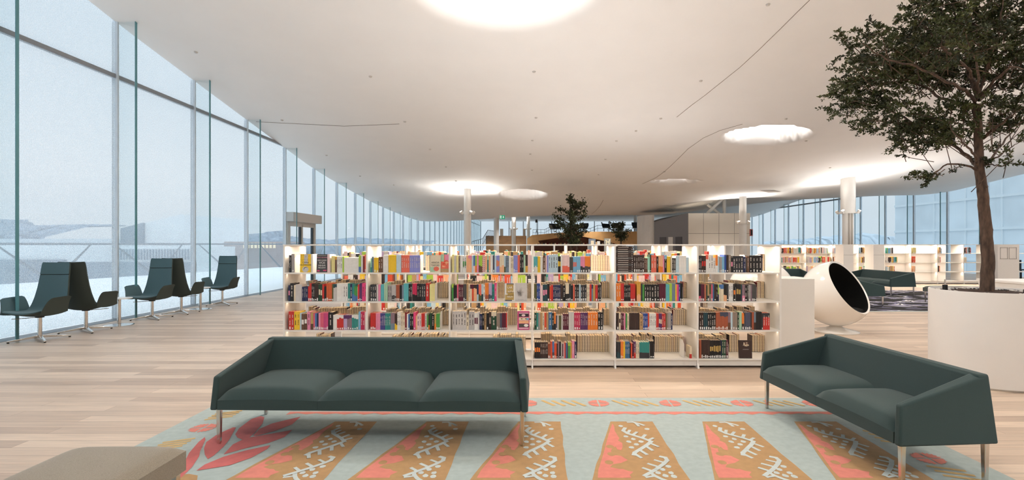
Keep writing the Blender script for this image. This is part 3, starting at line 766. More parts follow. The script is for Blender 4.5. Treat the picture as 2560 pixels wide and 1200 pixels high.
for z in SH[:3]:  # extra lamps under the lower shelves, added to brighten the tiers
    for yy in (CY+.06, CY+CD-.14):
        ld = bpy.data.lights.new('shelf_light', 'AREA'); ld.shape = 'RECTANGLE'; ld.size = 6*BW; ld.size_y = .02; ld.energy = 3.2; ld.color = (1, .80, .60)
        lo = bpy.data.objects.new('shelf_light', ld); COL.objects.link(lo); lo.location = (CX0+3*BW, yy, z-.02)
for z in SH[:3]:  # lamps added below the far bookcase's shelves to lift its lower tiers
    ld = bpy.data.lights.new('shelf_light', 'AREA'); ld.shape = 'RECTANGLE'; ld.size = 9.9; ld.size_y = .02; ld.energy = 22; ld.color = (1, .84, .68)
    lo = bpy.data.objects.new('shelf_light', ld); COL.objects.link(lo); lo.location = (C4X+5, C4Y+.05, z-.02)
# made-up light strips, added on the bookcase tops to brighten the ceiling
for x0, y0, e in ((CX0, CY, 14), (C2X, C2Y, 40), (C3X, C3Y, 34), (C5X, C5Y, 46), (C4X+2, C4Y, 70)):
    mb = MB(); mb.box(x0+.1, x0+5.9, y0+.50, y0+.55, TOPZ-.004, TOPZ-.0002, led); sm = mb.build('added_uplight_strip')
    tag(sm, 'added flat light strip let into the top of the %s bookcase row' % {CY:'front', C2Y:'second', C3Y:'third', C5Y:'fourth', C4Y:'far'}[y0], 'light strip')
    ld = bpy.data.lights.new('added_uplight', 'AREA'); ld.shape = 'RECTANGLE'; ld.size = 5.8; ld.size_y = .05; ld.energy = e; ld.color = (.94, .97, 1)
    lo = bpy.data.objects.new('added_uplight', ld); COL.objects.link(lo); lo.location = (x0+3, y0+.525, TOPZ+.004); lo.rotation_euler = (PI, 0, 0)

BC = {'red':'C8302C','dark red':'7E1F27','maroon':'5A1830','crimson':'C22A55','pink':'E88FAE','hot pink':'E84A86','pale pink':'EFD3D2','rose':'D8607A','magenta':'C94A80',
 'yellow':'F2C832','pale yellow':'EADF9A','mustard':'D9A546','ochre':'BFA05C','gold':'C0A468','lime':'A9CC4A','green':'4F9A4C','pale green':'A9CDB0','mint':'9AD3BE','dark green':'1F4733','olive':'5A5A34',
 'teal':'2F8A85','turquoise':'5CB3BA','sky blue':'7DB7DA','pale blue':'C3DAE6','blue':'4F78B0','royal blue':'2B4C98','navy':'232D55','periwinkle':'8E93D6','lavender':'B9A5CB','purple':'5B2F63','indigo':'4A4789',
 'white':'ECEAE6','cream':'E6D8BE','pale grey':'CFCAC7','grey':'A39E9C','silver':'B9B6B5','grey blue':'76899A','steel blue':'3B6C94','dark grey':'4A4848','charcoal':'303238','slate':'4B4F63','black':'1B191B','dark brown':'3A2824','brown':'6A4A38','tan':'B79468','taupe':'948478',
 'orange':'EC8433','rust orange':'CE6137','rust':'A5563A','coral':'E9705A','peach':'EFB58A','red orange':'D9512F','mauve':'8E7480','terracotta':'B06A50','dark teal':'22454E'}
BM = {}
def bmat(c):
    if c not in BM: BM[c] = mat('book_'+c.replace(' ', '_'), BC[c], .45, noise=.05, nscale=30)
    return BM[c]
PAGE = mat('book_pages', 'E3CFAE', .9, noise=.12, nscale=60); PAGE2 = mat('book_pages_grey', 'DCCDB8', .9, noise=.12, nscale=60)
LAB = mat('library_label', 'F2F0EC', .6, noise=.02); INKL = mat('pale_lettering', 'D8CFC6', .5, noise=.05); INKD = mat('dark_lettering', '3A3434', .5, noise=.05)

# runs per compartment: (x0, x1, count, top, colour[, decoration[, second colour]]) in units of the shelf elevation drawing
# decoration letters: T pale title, D dark title, L library label, b lower band, t upper band, p title panel
U = 11.636
DATA = {
(0,0):[(200,260,2,355,'charcoal','T'),(270,360,1,315,'grey','L'),('E',362,500),('F',525,840,325,'cara'),(842,892,1,325,'white'),('P',905,975,2,340),('F',1005,1315,330,'voi'),(1318,1392,1,330,'pale pink'),('E',1396,1440),(1442,1535,2,380,'pale yellow',''),(1536,1596,1,395,'brown','t','mustard'),(1600,1752,3,390,'white','D'),(1755,1802,1,390,'lime'),(1804,2225,10,425,'white'),(2230,2292,1,360,'lime','b','blue'),(2294,2350,1,360,'white'),(2353,2397,1,385,'dark red'),(2400,2462,2,330,'coral','L')],
(0,1):[(180,232,1,395,'navy','p','pink'),(235,336,1,335,'black','T'),(340,390,1,390,'cream'),(390,575,4,370,'pale grey'),(580,750,3,440,'navy','T'),(755,805,1,430,'red','L'),(807,856,1,340,'red','L'),(858,946,2,345,'black','LT'),(948,1056,2,370,'dark brown','L'),(1060,1166,2,370,'dark green','p','cream'),(1168,1222,1,365,'red','L'),(1225,1288,2,430,'black','L'),(1290,1450,3,340,'rust orange','L'),(1452,1490,1,360,'olive','L'),(1492,1590,2,360,'pale grey','t','dark teal'),(1592,1780,4,345,'white'),(1782,1910,2,340,'white','D'),(1912,1980,1,340,'teal','L'),(1982,2038,1,360,'navy','TL'),(2040,2102,1,360,'teal','b','blue'),(2105,2190,2,430,'green','b','blue'),('E',2192,2199),(2200,2248,1,370,'red','L'),(2250,2328,2,335,'purple','L'),(2331,2462,2,335,'hot pink','D')],
(0,2):[(190,345,2,320,'red','TL'),(350,515,2,325,'yellow','D'),(518,563,1,360,'pale blue'),(565,725,2,390,'brown','p','white'),(733,827,1,325,'pink','D'),(835,906,1,350,'gold','b','brown'),(908,955,1,360,'rose','L'),(956,1010,1,375,'blue','L'),(1011,1058,1,370,'navy','L'),(1060,1115,1,365,'pink','L'),(1116,1205,2,365,'rose','L'),(1206,1342,3,365,'magenta','L'),(1348,1480,1,340,'black','T'),(1482,1595,2,420,'white'),(1597,1785,3,420,'red','tL','white'),(1787,1890,2,430,'lavender','tL','purple'),(1891,2028,2,430,'mauve','tL','purple'),(2030,2215,3,420,'teal','tL','white'),('E',2216,2222),(2223,2286,1,325,'sky blue'),(2288,2400,2,330,'crimson','T'),(2402,2462,2,335,'pale pink')],
(1,0):[(165,200,1,440,'mint','b','teal'),(202,260,2,400,'grey blue','D'),(263,395,2,430,'yellow','L'),(398,520,2,405,'brown','T'),(530,682,3,350,'white'),(690,911,4,350,'yellow'),(915,1056,3,345,'pale blue'),(1062,1300,4,350,'coral','T'),(1303,1606,5,360,'periwinkle','T'),('E',1610,1750),('P',1765,1880,3,350),('F',1893,2206,355,'ainoa'),('F',2215,2462,335,'flower')],
(1,1):[(160,335,3,375,'charcoal','TL'),(340,388,1,370,'pale grey'),(390,460,1,370,'pink'),(462,558,2,370,'turquoise'),(560,660,2,330,'pale green'),(670,780,2,395,'grey','D'),(782,905,3,390,'silver','bL','dark grey'),(908,1012,2,385,'rust','L'),(1015,1076,1,395,'black','L'),(1078,1130,1,390,'grey blue','L'),(1132,1270,2,340,'turquoise'),(1272,1366,2,360,'black','T'),('E',1368,1384),(1388,1515,2,345,'crimson','b','black'),(1517,1645,2,350,'black','T'),(1647,1770,2,350,'charcoal','T'),(1775,1870,1,330,'red','T'),(1885,2035,3,365,'pale yellow'),('E',2038,2130),('P',2132,2472,6,300)],
(1,2):[(160,318,3,365,'red','L'),(322,446,3,370,'pink'),(450,590,3,370,'indigo','T'),(592,750,3,370,'teal','T'),(752,870,2,360,'mauve','b','grey blue'),(872,942,2,385,'dark brown','b','yellow'),(945,1042,2,340,'white','D'),(1045,1166,2,400,'cream','D'),(1168,1220,1,345,'dark red','L'),(1222,1262,1,395,'white'),(1263,1305,1,395,'blue','L'),(1307,1412,2,385,'black','T'),(1415,1476,1,340,'hot pink','L'),(1478,1520,1,445,'peach'),(1522,1645,2,395,'pale pink','D'),(1647,1745,2,375,'red','L'),(1747,1800,1,380,'pale grey','D'),(1802,1850,1,420,'green','L'),(1852,1882,1,400,'dark brown','b','orange'),(1884,1945,1,365,'dark green'),(1947,2020,1,400,'black','T'),(2022,2072,1,400,'ochre','b','orange'),(2075,2180,3,380,'green','L'),('E',2184,2275),('P',2280,2472,4,290)],
(2,0):[(120,180,1,340,'pale yellow'),(182,236,1,360,'pale grey'),(238,305,2,360,'pale yellow'),(308,356,1,370,'taupe','D'),(358,425,2,360,'white'),(428,530,2,375,'white','pD','green'),(535,586,1,360,'peach'),(588,690,2,360,'peach','t','pink'),(692,735,1,360,'pale blue'),(737,786,1,360,'blue','b','pale pink'),(788,838,1,360,'lime','b','orange'),(840,890,1,350,'pink'),(892,996,2,360,'lime','b','brown'),(1000,1080,2,350,'white','S','red'),(1082,1140,1,370,'peach','L'),(1142,1180,1,355,'teal','t','pale green'),(1182,1232,1,365,'peach','L'),(1235,1302,1,350,'white'),(1305,1353,1,355,'slate','L'),(1355,1405,1,360,'pale blue'),(1407,1496,2,360,'periwinkle','p','orange'),(1500,1630,2,350,'cream','b','peach'),(1632,1672,1,350,'pale blue','b','olive'),(1674,1770,2,370,'grey blue','D'),(1772,1825,1,380,'white'),(1827,1905,2,385,'cream','D'),(1907,2025,3,355,'periwinkle','L'),(2027,2090,1,350,'coral'),(2092,2200,2,330,'black','T'),(2202,2250,1,350,'pale green'),(2252,2322,1,340,'dark brown','b','mustard'),(2325,2440,2,340,'pale pink')],
(2,1):[(110,160,1,360,'green','t','lime'),(162,258,2,390,'black','L'),(260,305,1,370,'rose','L'),(307,442,3,375,'maroon','T'),(445,535,2,360,'dark grey','L'),(538,592,1,355,'tan'),(594,642,1,365,'cream','D'),(645,692,1,375,'cream','t','maroon'),(693,748,1,375,'red orange','t','maroon'),(749,838,2,375,'peach','t','dark brown'),(840,888,1,370,'navy','b','pale blue'),(890,968,2,375,'coral','b','olive'),(970,1025,1,365,'pale blue','b','dark teal'),(1027,1075,1,385,'white','D'),(1078,1180,2,330,'orange','bL','rust'),(1185,1275,2,330,'lavender','bL','slate'),(1280,1350,1,360,'teal','LD'),(1352,1412,1,325,'hot pink','T'),('E',1416,1440),('P',1450,1640,4,300),('F',1645,1945,340,'lar'),('F',1952,2300,330,'bush'),('P',2305,2440,3,350)],
(2,2):[(125,532,5,310,'pale grey','D'),(536,602,1,420,'cream','D'),(606,762,2,320,'silver','D'),(765,870,2,360,'white','p','maroon'),(872,912,1,330,'pale grey'),(915,992,2,385,'navy','T'),(994,1054,1,370,'black','T'),(1058,1113,1,350,'tan','D'),(1115,1187,1,365,'black','L'),(1190,1260,1,330,'dark brown','p','taupe'),(1262,1406,1,330,'dark green','Tt','cream'),(1412,1510,2,365,'taupe','L'),(1512,1568,1,365,'slate','L'),(1570,1685,2,360,'maroon','L'),(1687,1716,1,360,'red','L'),('E',1720,1735),('P',1740,2010,4,215),('F',2020,2370,315,'magenta')],
(3,0):[(75,185,3,395,'turquoise','b','white'),(190,265,2,390,'yellow'),(268,338,2,390,'white'),(342,416,1,360,'brown','TL'),(418,456,1,370,'pale pink'),(458,500,1,360,'periwinkle'),(502,630,2,340,'pale blue','D'),(632,780,2,330,'pale blue','D'),(782,858,2,390,'black','p','yellow'),(860,905,1,345,'white'),(910,1115,4,345,'pale pink','b','coral'),(1120,1218,3,410,'dark grey','L'),(1220,1325,2,395,'sky blue','p','coral'),(1327,1432,2,395,'sky blue','L'),(1435,1560,2,390,'pink','bL','charcoal'),(1562,1722,2,390,'orange','bL','dark grey'),('P',1735,2290,8,345)],
(3,1):[(85,160,2,355,'olive','L'),(162,258,2,345,'royal blue','TL'),(262,336,1,400,'pale pink','T'),(340,468,2,370,'dark teal','p','pink'),(470,535,1,350,'black','L'),(537,585,1,420,'red orange','L'),(587,636,1,385,'red'),(638,852,5,385,'navy','TL'),(854,920,1,360,'dark brown','L'),(922,998,1,395,'black','T'),(1000,1100,2,340,'cream','bL','black'),(1102,1150,1,360,'charcoal','L'),(1152,1220,1,395,'black','L'),(1222,1266,1,370,'coral'),(1268,1392,2,375,'black','TL'),(1395,1440,1,365,'pale blue','L'),(1442,1612,3,385,'charcoal','TL'),(1615,1702,2,365,'cream','D'),(1704,1755,1,370,'red'),(1757,1801,1,375,'grey blue','t','navy'),(1803,1862,1,375,'ochre'),(1865,1935,1,385,'red','L'),(1937,2031,2,385,'black','LT'),('E',2034,2046),('P',2050,2290,4,290)],
(3,2):[(95,155,1,350,'dark green','T'),(157,207,1,350,'teal','L'),(210,262,1,355,'grey'),(264,326,1,350,'tan'),(328,383,1,350,'cream','D'),(385,445,1,350,'red orange','L'),(447,502,1,350,'tan'),(505,609,1,335,'steel blue','T'),(611,662,1,355,'black','T'),(665,716,1,345,'orange','b','black'),(718,758,1,425,'slate','L'),(760,801,1,420,'pale grey'),(803,873,1,430,'olive'),(875,922,1,420,'pale grey'),(925,1090,3,385,'maroon','T'),(1093,1247,2,325,'pale grey'),(1250,1430,3,350,'crimson','TL'),(1432,1648,4,350,'purple','T'),(1651,1940,4,345,'orange','T'),(1943,2090,2,335,'black','TL'),('E',2092,2106),('P',2110,2300,2,240)],
(3,3):[(95,250,3,385,'black','p','orange'),(252,465,4,385,'dark brown','T'),(468,538,2,430,'rust','L'),(540,585,1,365,'red orange'),(587,640,1,360,'blue','bL','slate'),(642,706,2,415,'red orange','L'),(708,742,1,420,'dark brown','L'),(744,778,1,360,'mauve'),(780,826,1,365,'black','L'),(828,863,1,400,'silver'),(865,895,1,430,'maroon','L'),(896,922,1,430,'pale pink'),(924,957,1,400,'red'),(958,998,1,400,'steel blue'),(1000,1020,1,420,'purple'),(1022,1090,2,395,'green','t','lime'),(1092,1129,1,395,'mustard'),(1132,1203,1,350,'pink','T'),(1206,1263,1,365,'navy','LT'),('P',1280,2190,13,190)],
(4,0):[('H',65,565,12,90),(575,880,5,350,'dark brown','TL'),(885,976,2,445,'brown','T'),(980,1045,1,410,'mint','L'),(1047,1083,1,340,'dark green','L'),(1085,1235,2,355,'coral','T'),(1238,1290,1,385,'dark brown','T'),(1295,1426,2,365,'peach','b','orange'),(1428,1468,1,365,'pink'),(1470,1536,1,355,'black','tT','sky blue'),(1538,1640,1,395,'yellow'),(1650,1685,1,390,'cream'),(1687,1800,2,440,'dark grey','TL'),(1803,1890,2,375,'pale blue'),(1892,2100,3,375,'white'),(2104,2175,1,420,'pale blue'),('E',2178,2190)],
(4,1):[(70,200,2,345,'orange','T'),(202,292,2,345,'red','L'),(296,480,4,395,'black','T'),(483,621,3,360,'red','L'),(665,780,4,300,'mustard','b','peach'),(785,828,1,350,'charcoal'),(830,885,1,375,'green'),(888,1086,3,370,'black','TL'),(1088,1320,3,370,'black','LT'),(1322,1500,3,350,'maroon','L'),('E',1502,1508),(1509,1615,2,370,'turquoise'),(1617,1690,1,345,'lime'),(1692,1785,2,345,'grey blue'),(1787,1829,1,370,'yellow'),(1831,1884,1,375,'hot pink'),(1886,1922,1,360,'royal blue','T'),(1925,2000,2,340,'black','L'),('E',2002,2012),('P',2020,2150,3,300)],
(4,2):[(80,142,1,355,'dark brown','L'),(144,195,1,360,'cream','p','dark brown'),(197,290,2,365,'maroon','T'),(292,332,1,365,'pink'),(345,385,1,370,'green','L'),(387,438,1,370,'cream','D'),(440,743,6,355,'dark brown'),(746,846,1,395,'tan','D'),(848,985,3,375,'royal blue','TL'),(987,1028,1,365,'red orange','L'),(1030,1225,5,370,'white','D'),(1227,1300,2,375,'red','L'),(1302,1395,2,375,'purple','pL','cream'),(1397,1502,2,380,'red','LT'),(1504,1530,1,385,'olive'),(1532,1575,1,355,'taupe','L'),(1577,1660,2,350,'grey','L'),(1662,1701,1,375,'navy','T'),('E',1704,1718),('P',1720,2140,7,255)],
(4,3):[(85,185,3,380,'charcoal','b','dark teal'),(187,262,2,370,'orange','L'),(264,309,1,370,'yellow'),(312,436,3,365,'steel blue','T'),(440,468,1,480,'black'),(470,505,1,420,'red orange'),(507,550,1,420,'maroon','L'),(552,608,1,370,'purple','bT','red'),(610,703,2,370,'cream','D'),(708,985,4,385,'teal','b','charcoal'),('E',988,1003),(1005,1118,2,360,'black','L'),('E',1119,1126),('P',1130,1940,14,220),('E',1945,2098),(2105,2160,1,505,'cream','b','red')],
(5,0):[(80,165,2,370,'charcoal','TL'),(167,290,2,370,'dark brown','pL','red'),(292,360,1,340,'white','tL','coral'),(362,505,2,340,'white','DL'),(508,570,1,430,'white','D'),(572,632,1,345,'orange','bL','white'),(634,678,1,380,'pale blue'),(680,755,2,400,'grey','L'),(757,826,1,400,'sky blue','L'),(828,885,1,345,'royal blue','L'),(887,945,1,345,'dark brown','L'),(950,1020,1,345,'taupe','T'),(1022,1078,1,430,'black','p','pink'),(1080,1375,4,380,'charcoal','TL'),(1377,1450,1,400,'navy','T'),('E',1455,1486),(1490,1550,1,390,'brown','T'),(1552,1925,4,365,'black','TL'),('E',1928,1942),('P',1945,1990,1,325)],
(5,1):[(85,145,1,365,'black','bL','rose'),(147,245,2,370,'maroon','L'),(247,298,1,365,'terracotta'),(300,335,1,390,'dark green','L'),(337,385,1,370,'tan','bL','charcoal'),(387,445,1,365,'olive','b','taupe'),(447,489,1,370,'rose','L'),(490,530,1,360,'steel blue'),(532,585,1,370,'dark brown','L'),(587,640,2,370,'black','T'),(642,668,1,370,'lime','b','navy'),(670,805,3,370,'cream','t','blue'),(807,895,2,380,'black','b','peach'),(897,952,1,360,'charcoal','L'),(955,1085,2,345,'white','D'),(1090,1153,1,360,'black','pL','orange'),('E',1156,1168),(1172,1310,2,360,'black','p','ochre'),(1312,1345,1,370,'dark teal'),(1347,1425,1,385,'mauve','bL','pink'),(1427,1490,1,400,'black','TL'),(1492,1530,1,380,'dark grey','T'),(1532,1590,1,390,'grey','L'),(1592,1630,1,380,'mauve'),(1632,1756,3,370,'dark grey','L'),('E',1760,1772),('P',1776,1990,2,285)],
(5,2):[(100,220,2,345,'dark brown','TL'),(222,340,2,345,'dark teal','L'),(342,580,4,345,'black','TL'),(582,700,2,345,'rust','L'),(702,936,4,335,'rust','tL','slate'),(938,1010,1,335,'mauve','b','brown'),(1012,1070,1,335,'pale blue','L'),(1072,1205,2,335,'taupe','L'),(1207,1256,1,340,'dark green','TL'),(1259,1338,1,330,'pale green'),(1340,1402,1,365,'orange','bL','dark brown'),('E',1404,1420),(1425,1590,3,345,'slate','L'),(1592,1630,1,345,'dark brown','L'),(1632,1690,1,330,'rust'),(1692,1745,1,330,'grey blue','b','dark brown'),(1747,1915,3,325,'black'),(1917,1955,1,365,'charcoal','L'),(1958,2150,3,365,'red','tT','charcoal'),('E',2153,2168)],
(5,3):[(100,150,1,325,'rust'),(152,386,5,320,'dark brown','L'),(390,690,6,335,'black','tpL','ochre'),(692,715,1,335,'navy','L'),(717,835,2,325,'dark green','TL'),(838,900,1,325,'maroon','TL'),('E',902,918),('P',920,1200,4,160),('F',1200,1555,340,'dark'),('P',1560,1910,5,175)],
}
ORD = 'first second third fourth fifth sixth seventh eighth ninth tenth eleventh twelfth thirteenth fourteenth'.split()
CNT = {2:'two',3:'three',4:'four',5:'five',6:'six',7:'seven',8:'eight',10:'ten',12:'twelve',13:'thirteen',14:'fourteen'}
TIER = ['top shelf','second shelf','third shelf','bottom shelf']
BAY = ['window end bay','second bay','third bay','fourth bay','fifth bay','last bay']
YB = CY+.022
def book_parts(w, h, d, col, deco, col2, r, flip=False):
    "(cover, pages, label, title) as builders, spine at y=0 facing -y, x from 0 to w, z from 0"
    c = bmat(col); cov = MB(); t = min(.0025, w*.12)
    cov.box(0, t, 0, d, 0, h, c); cov.box(w-t, w, 0, d, 0, h, c); cov.box(t, w-t, 0, .003, 0, h, c)
    if col2 and 'p' not in deco and 'S' not in deco:
        m2 = bmat(col2)
        if 'b' in deco: z0, z1 = 0, h*r.uniform(.30, .42)
        else: z0, z1 = h*r.uniform(.72, .82), h
        cov.box(-.0004, w+.0003, -.0006, .02, z0, z1, m2)
    if 'p' in deco: cov.box(w*.12, w*.88, -.0007, 0, h*r.uniform(.34, .42), h*r.uniform(.64, .72), bmat(col2))
    if 'S' in deco:
        for k in range(9):
            z = h*k/9; cov.add([(0, -.0006, z), (w, -.0006, z+h*.09), (w, -.0006, z+h*.14), (0, -.0006, z+h*.05)], [(0,1,2,3)], bmat(col2))
    pg = MB(); pg.box(t, w-t, .003, d-.004, .003, h-.004, PAGE if r.random() < .6 else PAGE2)
    lab = None
    if 'L' in deco:
        lab = MB(); k = r.random(); lw = min(w*.62, .014)
        if k < .72: lab.box(w/2-lw/2, w/2+lw/2, -.0014, 0, h*.03, h*r.uniform(.13, .2), LAB)
        else:
            R = min(w*.36, .0085); z = h*.09
            lab.add([(w/2+R*math.cos(2*PI*q/12), -.0014, z+R*math.sin(2*PI*q/12)) for q in range(12)], [tuple(range(12))], LAB)
    ti = None
    if 'T' in deco or 'D' in deco:
        ti = MB(); m_ = INKL if 'T' in deco else INKD; z = h*.28; tw = w*r.uniform(.26, .4)
        seg = [(h*.27, h*r.uniform(.5, .62)), (h*r.uniform(.66, .7), h*r.uniform(.8, .9))]
        for a, b in seg:
            z = a
            while z < b:
                g = r.uniform(.004, .009); ti.box(w/2-tw/2, w/2+tw/2*r.uniform(.5, 1), -.001, 0, z, z+g*.72, m_); z += g
                if r.random() < .15: z += .005
    return cov, pg, lab, ti
def merge(dst, src, M):
    if src is None: return
    o = len(dst.v); dst.v += [tuple(M @ Vector(p)) for p in src.v]
    idx = [dst._m(m) for m in src.mats]
    for f, k in zip(src.f, src.mi): dst.f.append([o+i for i in f]); dst.mi.append(idx[k])
REST = MB()
ITEMS = []      # every visible book of the front bookcase, with its area
def zs(t): return U if t < 3 else 11.11
for (b, t), runs in DATA.items():
    ox = (705, 912, 1120, 1328, 1535, 1740)[b]; s = zs(t); bot = 855 if t < 2 else (850 if t == 2 and b < 3 else 845 if t == 2 else 832)
    cols = []
    for q in runs:
        if q[0] not in 'EFPH' if isinstance(q[0], str) else True: cols.append(q)
    for i, q in enumerate(runs):
        k = q[0] if isinstance(q[0], str) else 'B'
        if k == 'B':
            x0, x1, n, top, col = q[:5]; deco = q[5] if len(q) > 5 else ''; c2 = q[6] if len(q) > 6 else None
            j = cols.index(q); prev = cols[j-1][4] if j else None; nxt = cols[j+1][4] if j+1 < len(cols) else None
            for a in range(n):
                wz = (x1-x0)/n; h = (bot-top)/s*YB/F; w = wz/s*YB/F
                X = (ox+(x0+wz*a)/s-CX)*YB/F
                ITEMS.append(dict(k='B', b=b, t=t, X=X, w=w*.985, h=h, col=col, deco=deco, c2=c2, i=a, n=n, prev=prev, nxt=nxt, area=w*h, x=x0))
        elif k == 'F':
            _, x0, x1, top, name = q; ITEMS.append(dict(k='F', b=b, t=t, X=(ox+x0/s-CX)*YB/F, w=(x1-x0)/s*YB/F, h=(bot-top)/s*YB/F, name=name, area=9))
        elif k == 'P':
            _, x0, x1, n, top = q; yb = CY+.40; wz = (x1-x0)/n; z0 = SH[t]
            for a in range(n):
                ztop = H-((608, 680, 752, 822)[t]+top/s-HY)*yb/F
                X = (ox+(x0+wz*a)/s-CX)*yb/F
                ITEMS.append(dict(k='P', b=b, t=t, X=X, w=wz/s*yb/F*.985, h=min(max(.12, ztop-z0+rnd.uniform(-.006, .006)), .26), i=a, n=n, area=wz/s*yb/F*.2, yb=yb, tot=q))
        elif k == 'H':
            _, x0, x1, n, top = q; th = (bot-top)/s*YB/F/n
            for a in range(n): ITEMS.append(dict(k='H', b=b, t=t, X=(ox+x0/s-CX)*YB/F, w=(x1-x0)/s*YB/F, h=th, i=a, n=n, area=8))
        elif k == 'E':
            x0, x1 = q[1], q[2]
            X = (ox+x0/s-CX)*YB/F; Z = SH[t]
            wide = (x1-x0) > 60
            e = MB()
            e.prism([(X, YB+.004, Z+.001), (X, YB+.19, Z+.001), (X, YB+.19, Z+.215), (X, YB+.06, Z+.215), (X, YB+.004, Z+.17)], (.002, 0, 0), WHITE)
            if wide: e.box(X, X+.02, YB+.02, YB+.18, Z+.0005, Z+.002, WHITE)
            o = e.build('bookend')
            tag(o, 'white sheet metal bookend %s, %s, %s' % (('after the %s books' % runs[i-1][4] if i and not isinstance(runs[i-1][0], str) else 'past the row of page edges' if i and runs[i-1][0] == 'P' else 'beside the outward facing cover') , TIER[t], BAY[b]), 'bookend', 'bookends on the long bookcase')
ITEMS.sort(key=lambda d: -d['area'])
NB = 300
labels = {}
def uniq(l):
    if l not in labels: labels[l] = 1; return l
    labels[l] += 1; return uniq(l.replace('book', 'slightly different book', 1)) if labels[l] == 2 and 'slightly' not in l else l
def text(s, size, loc, parent, m, name='title', sx=1.0):
    cu = bpy.data.curves.new(name, 'FONT'); cu.body = s; cu.size = size; cu.extrude = .0006; cu.align_x = 'CENTER'; cu.align_y = 'CENTER'; cu.materials.append(m)
    cu.resolution_u = 2
    q = bpy.data.objects.new(name, cu); COL.objects.link(q); dg_ = bpy.context.evaluated_depsgraph_get(); me = bpy.data.meshes.new_from_object(q.evaluated_get(dg_)); bpy.data.objects.remove(q)
    o = bpy.data.objects.new(name, me); COL.objects.link(o); o.parent = parent; o.location = loc; o.rotation_euler = (PI/2, 0, 0); o.scale = (sx, 1, 1); return o
FACE_LAB = {'cara':'yellow book standing cover outwards with a silhouette and dark capitals, top shelf, window end bay',
 'voi':'black book standing cover outwards with white and pink lettering, top shelf, window end bay',
 'ainoa':'cream book cover outwards with dark capitals and a coral disc, top shelf, second bay',
 'flower':'green and coral book cover standing outwards at the end of the top shelf, second bay',
 'lar':'white book cover outwards with a mustard shape and white letters, second shelf, third bay',
 'bush':'pale grey book cover outwards with a drawing of a bare bush, second shelf, third bay',
 'magenta':'magenta book cover outwards with four picture strips, third shelf, third bay',
 'dark':'dark brown book cover outwards with a pale burst, bottom shelf, last bay'}
def ell(cx, cz, rx, rz, y, m, mb, n=20, a0=0, a1=2*PI):
    mb.add([(cx+rx*math.cos(a0+(a1-a0)*q/n), y, cz+rz*math.sin(a0+(a1-a0)*q/n)) for q in range(n)], [tuple(range(n))], m)
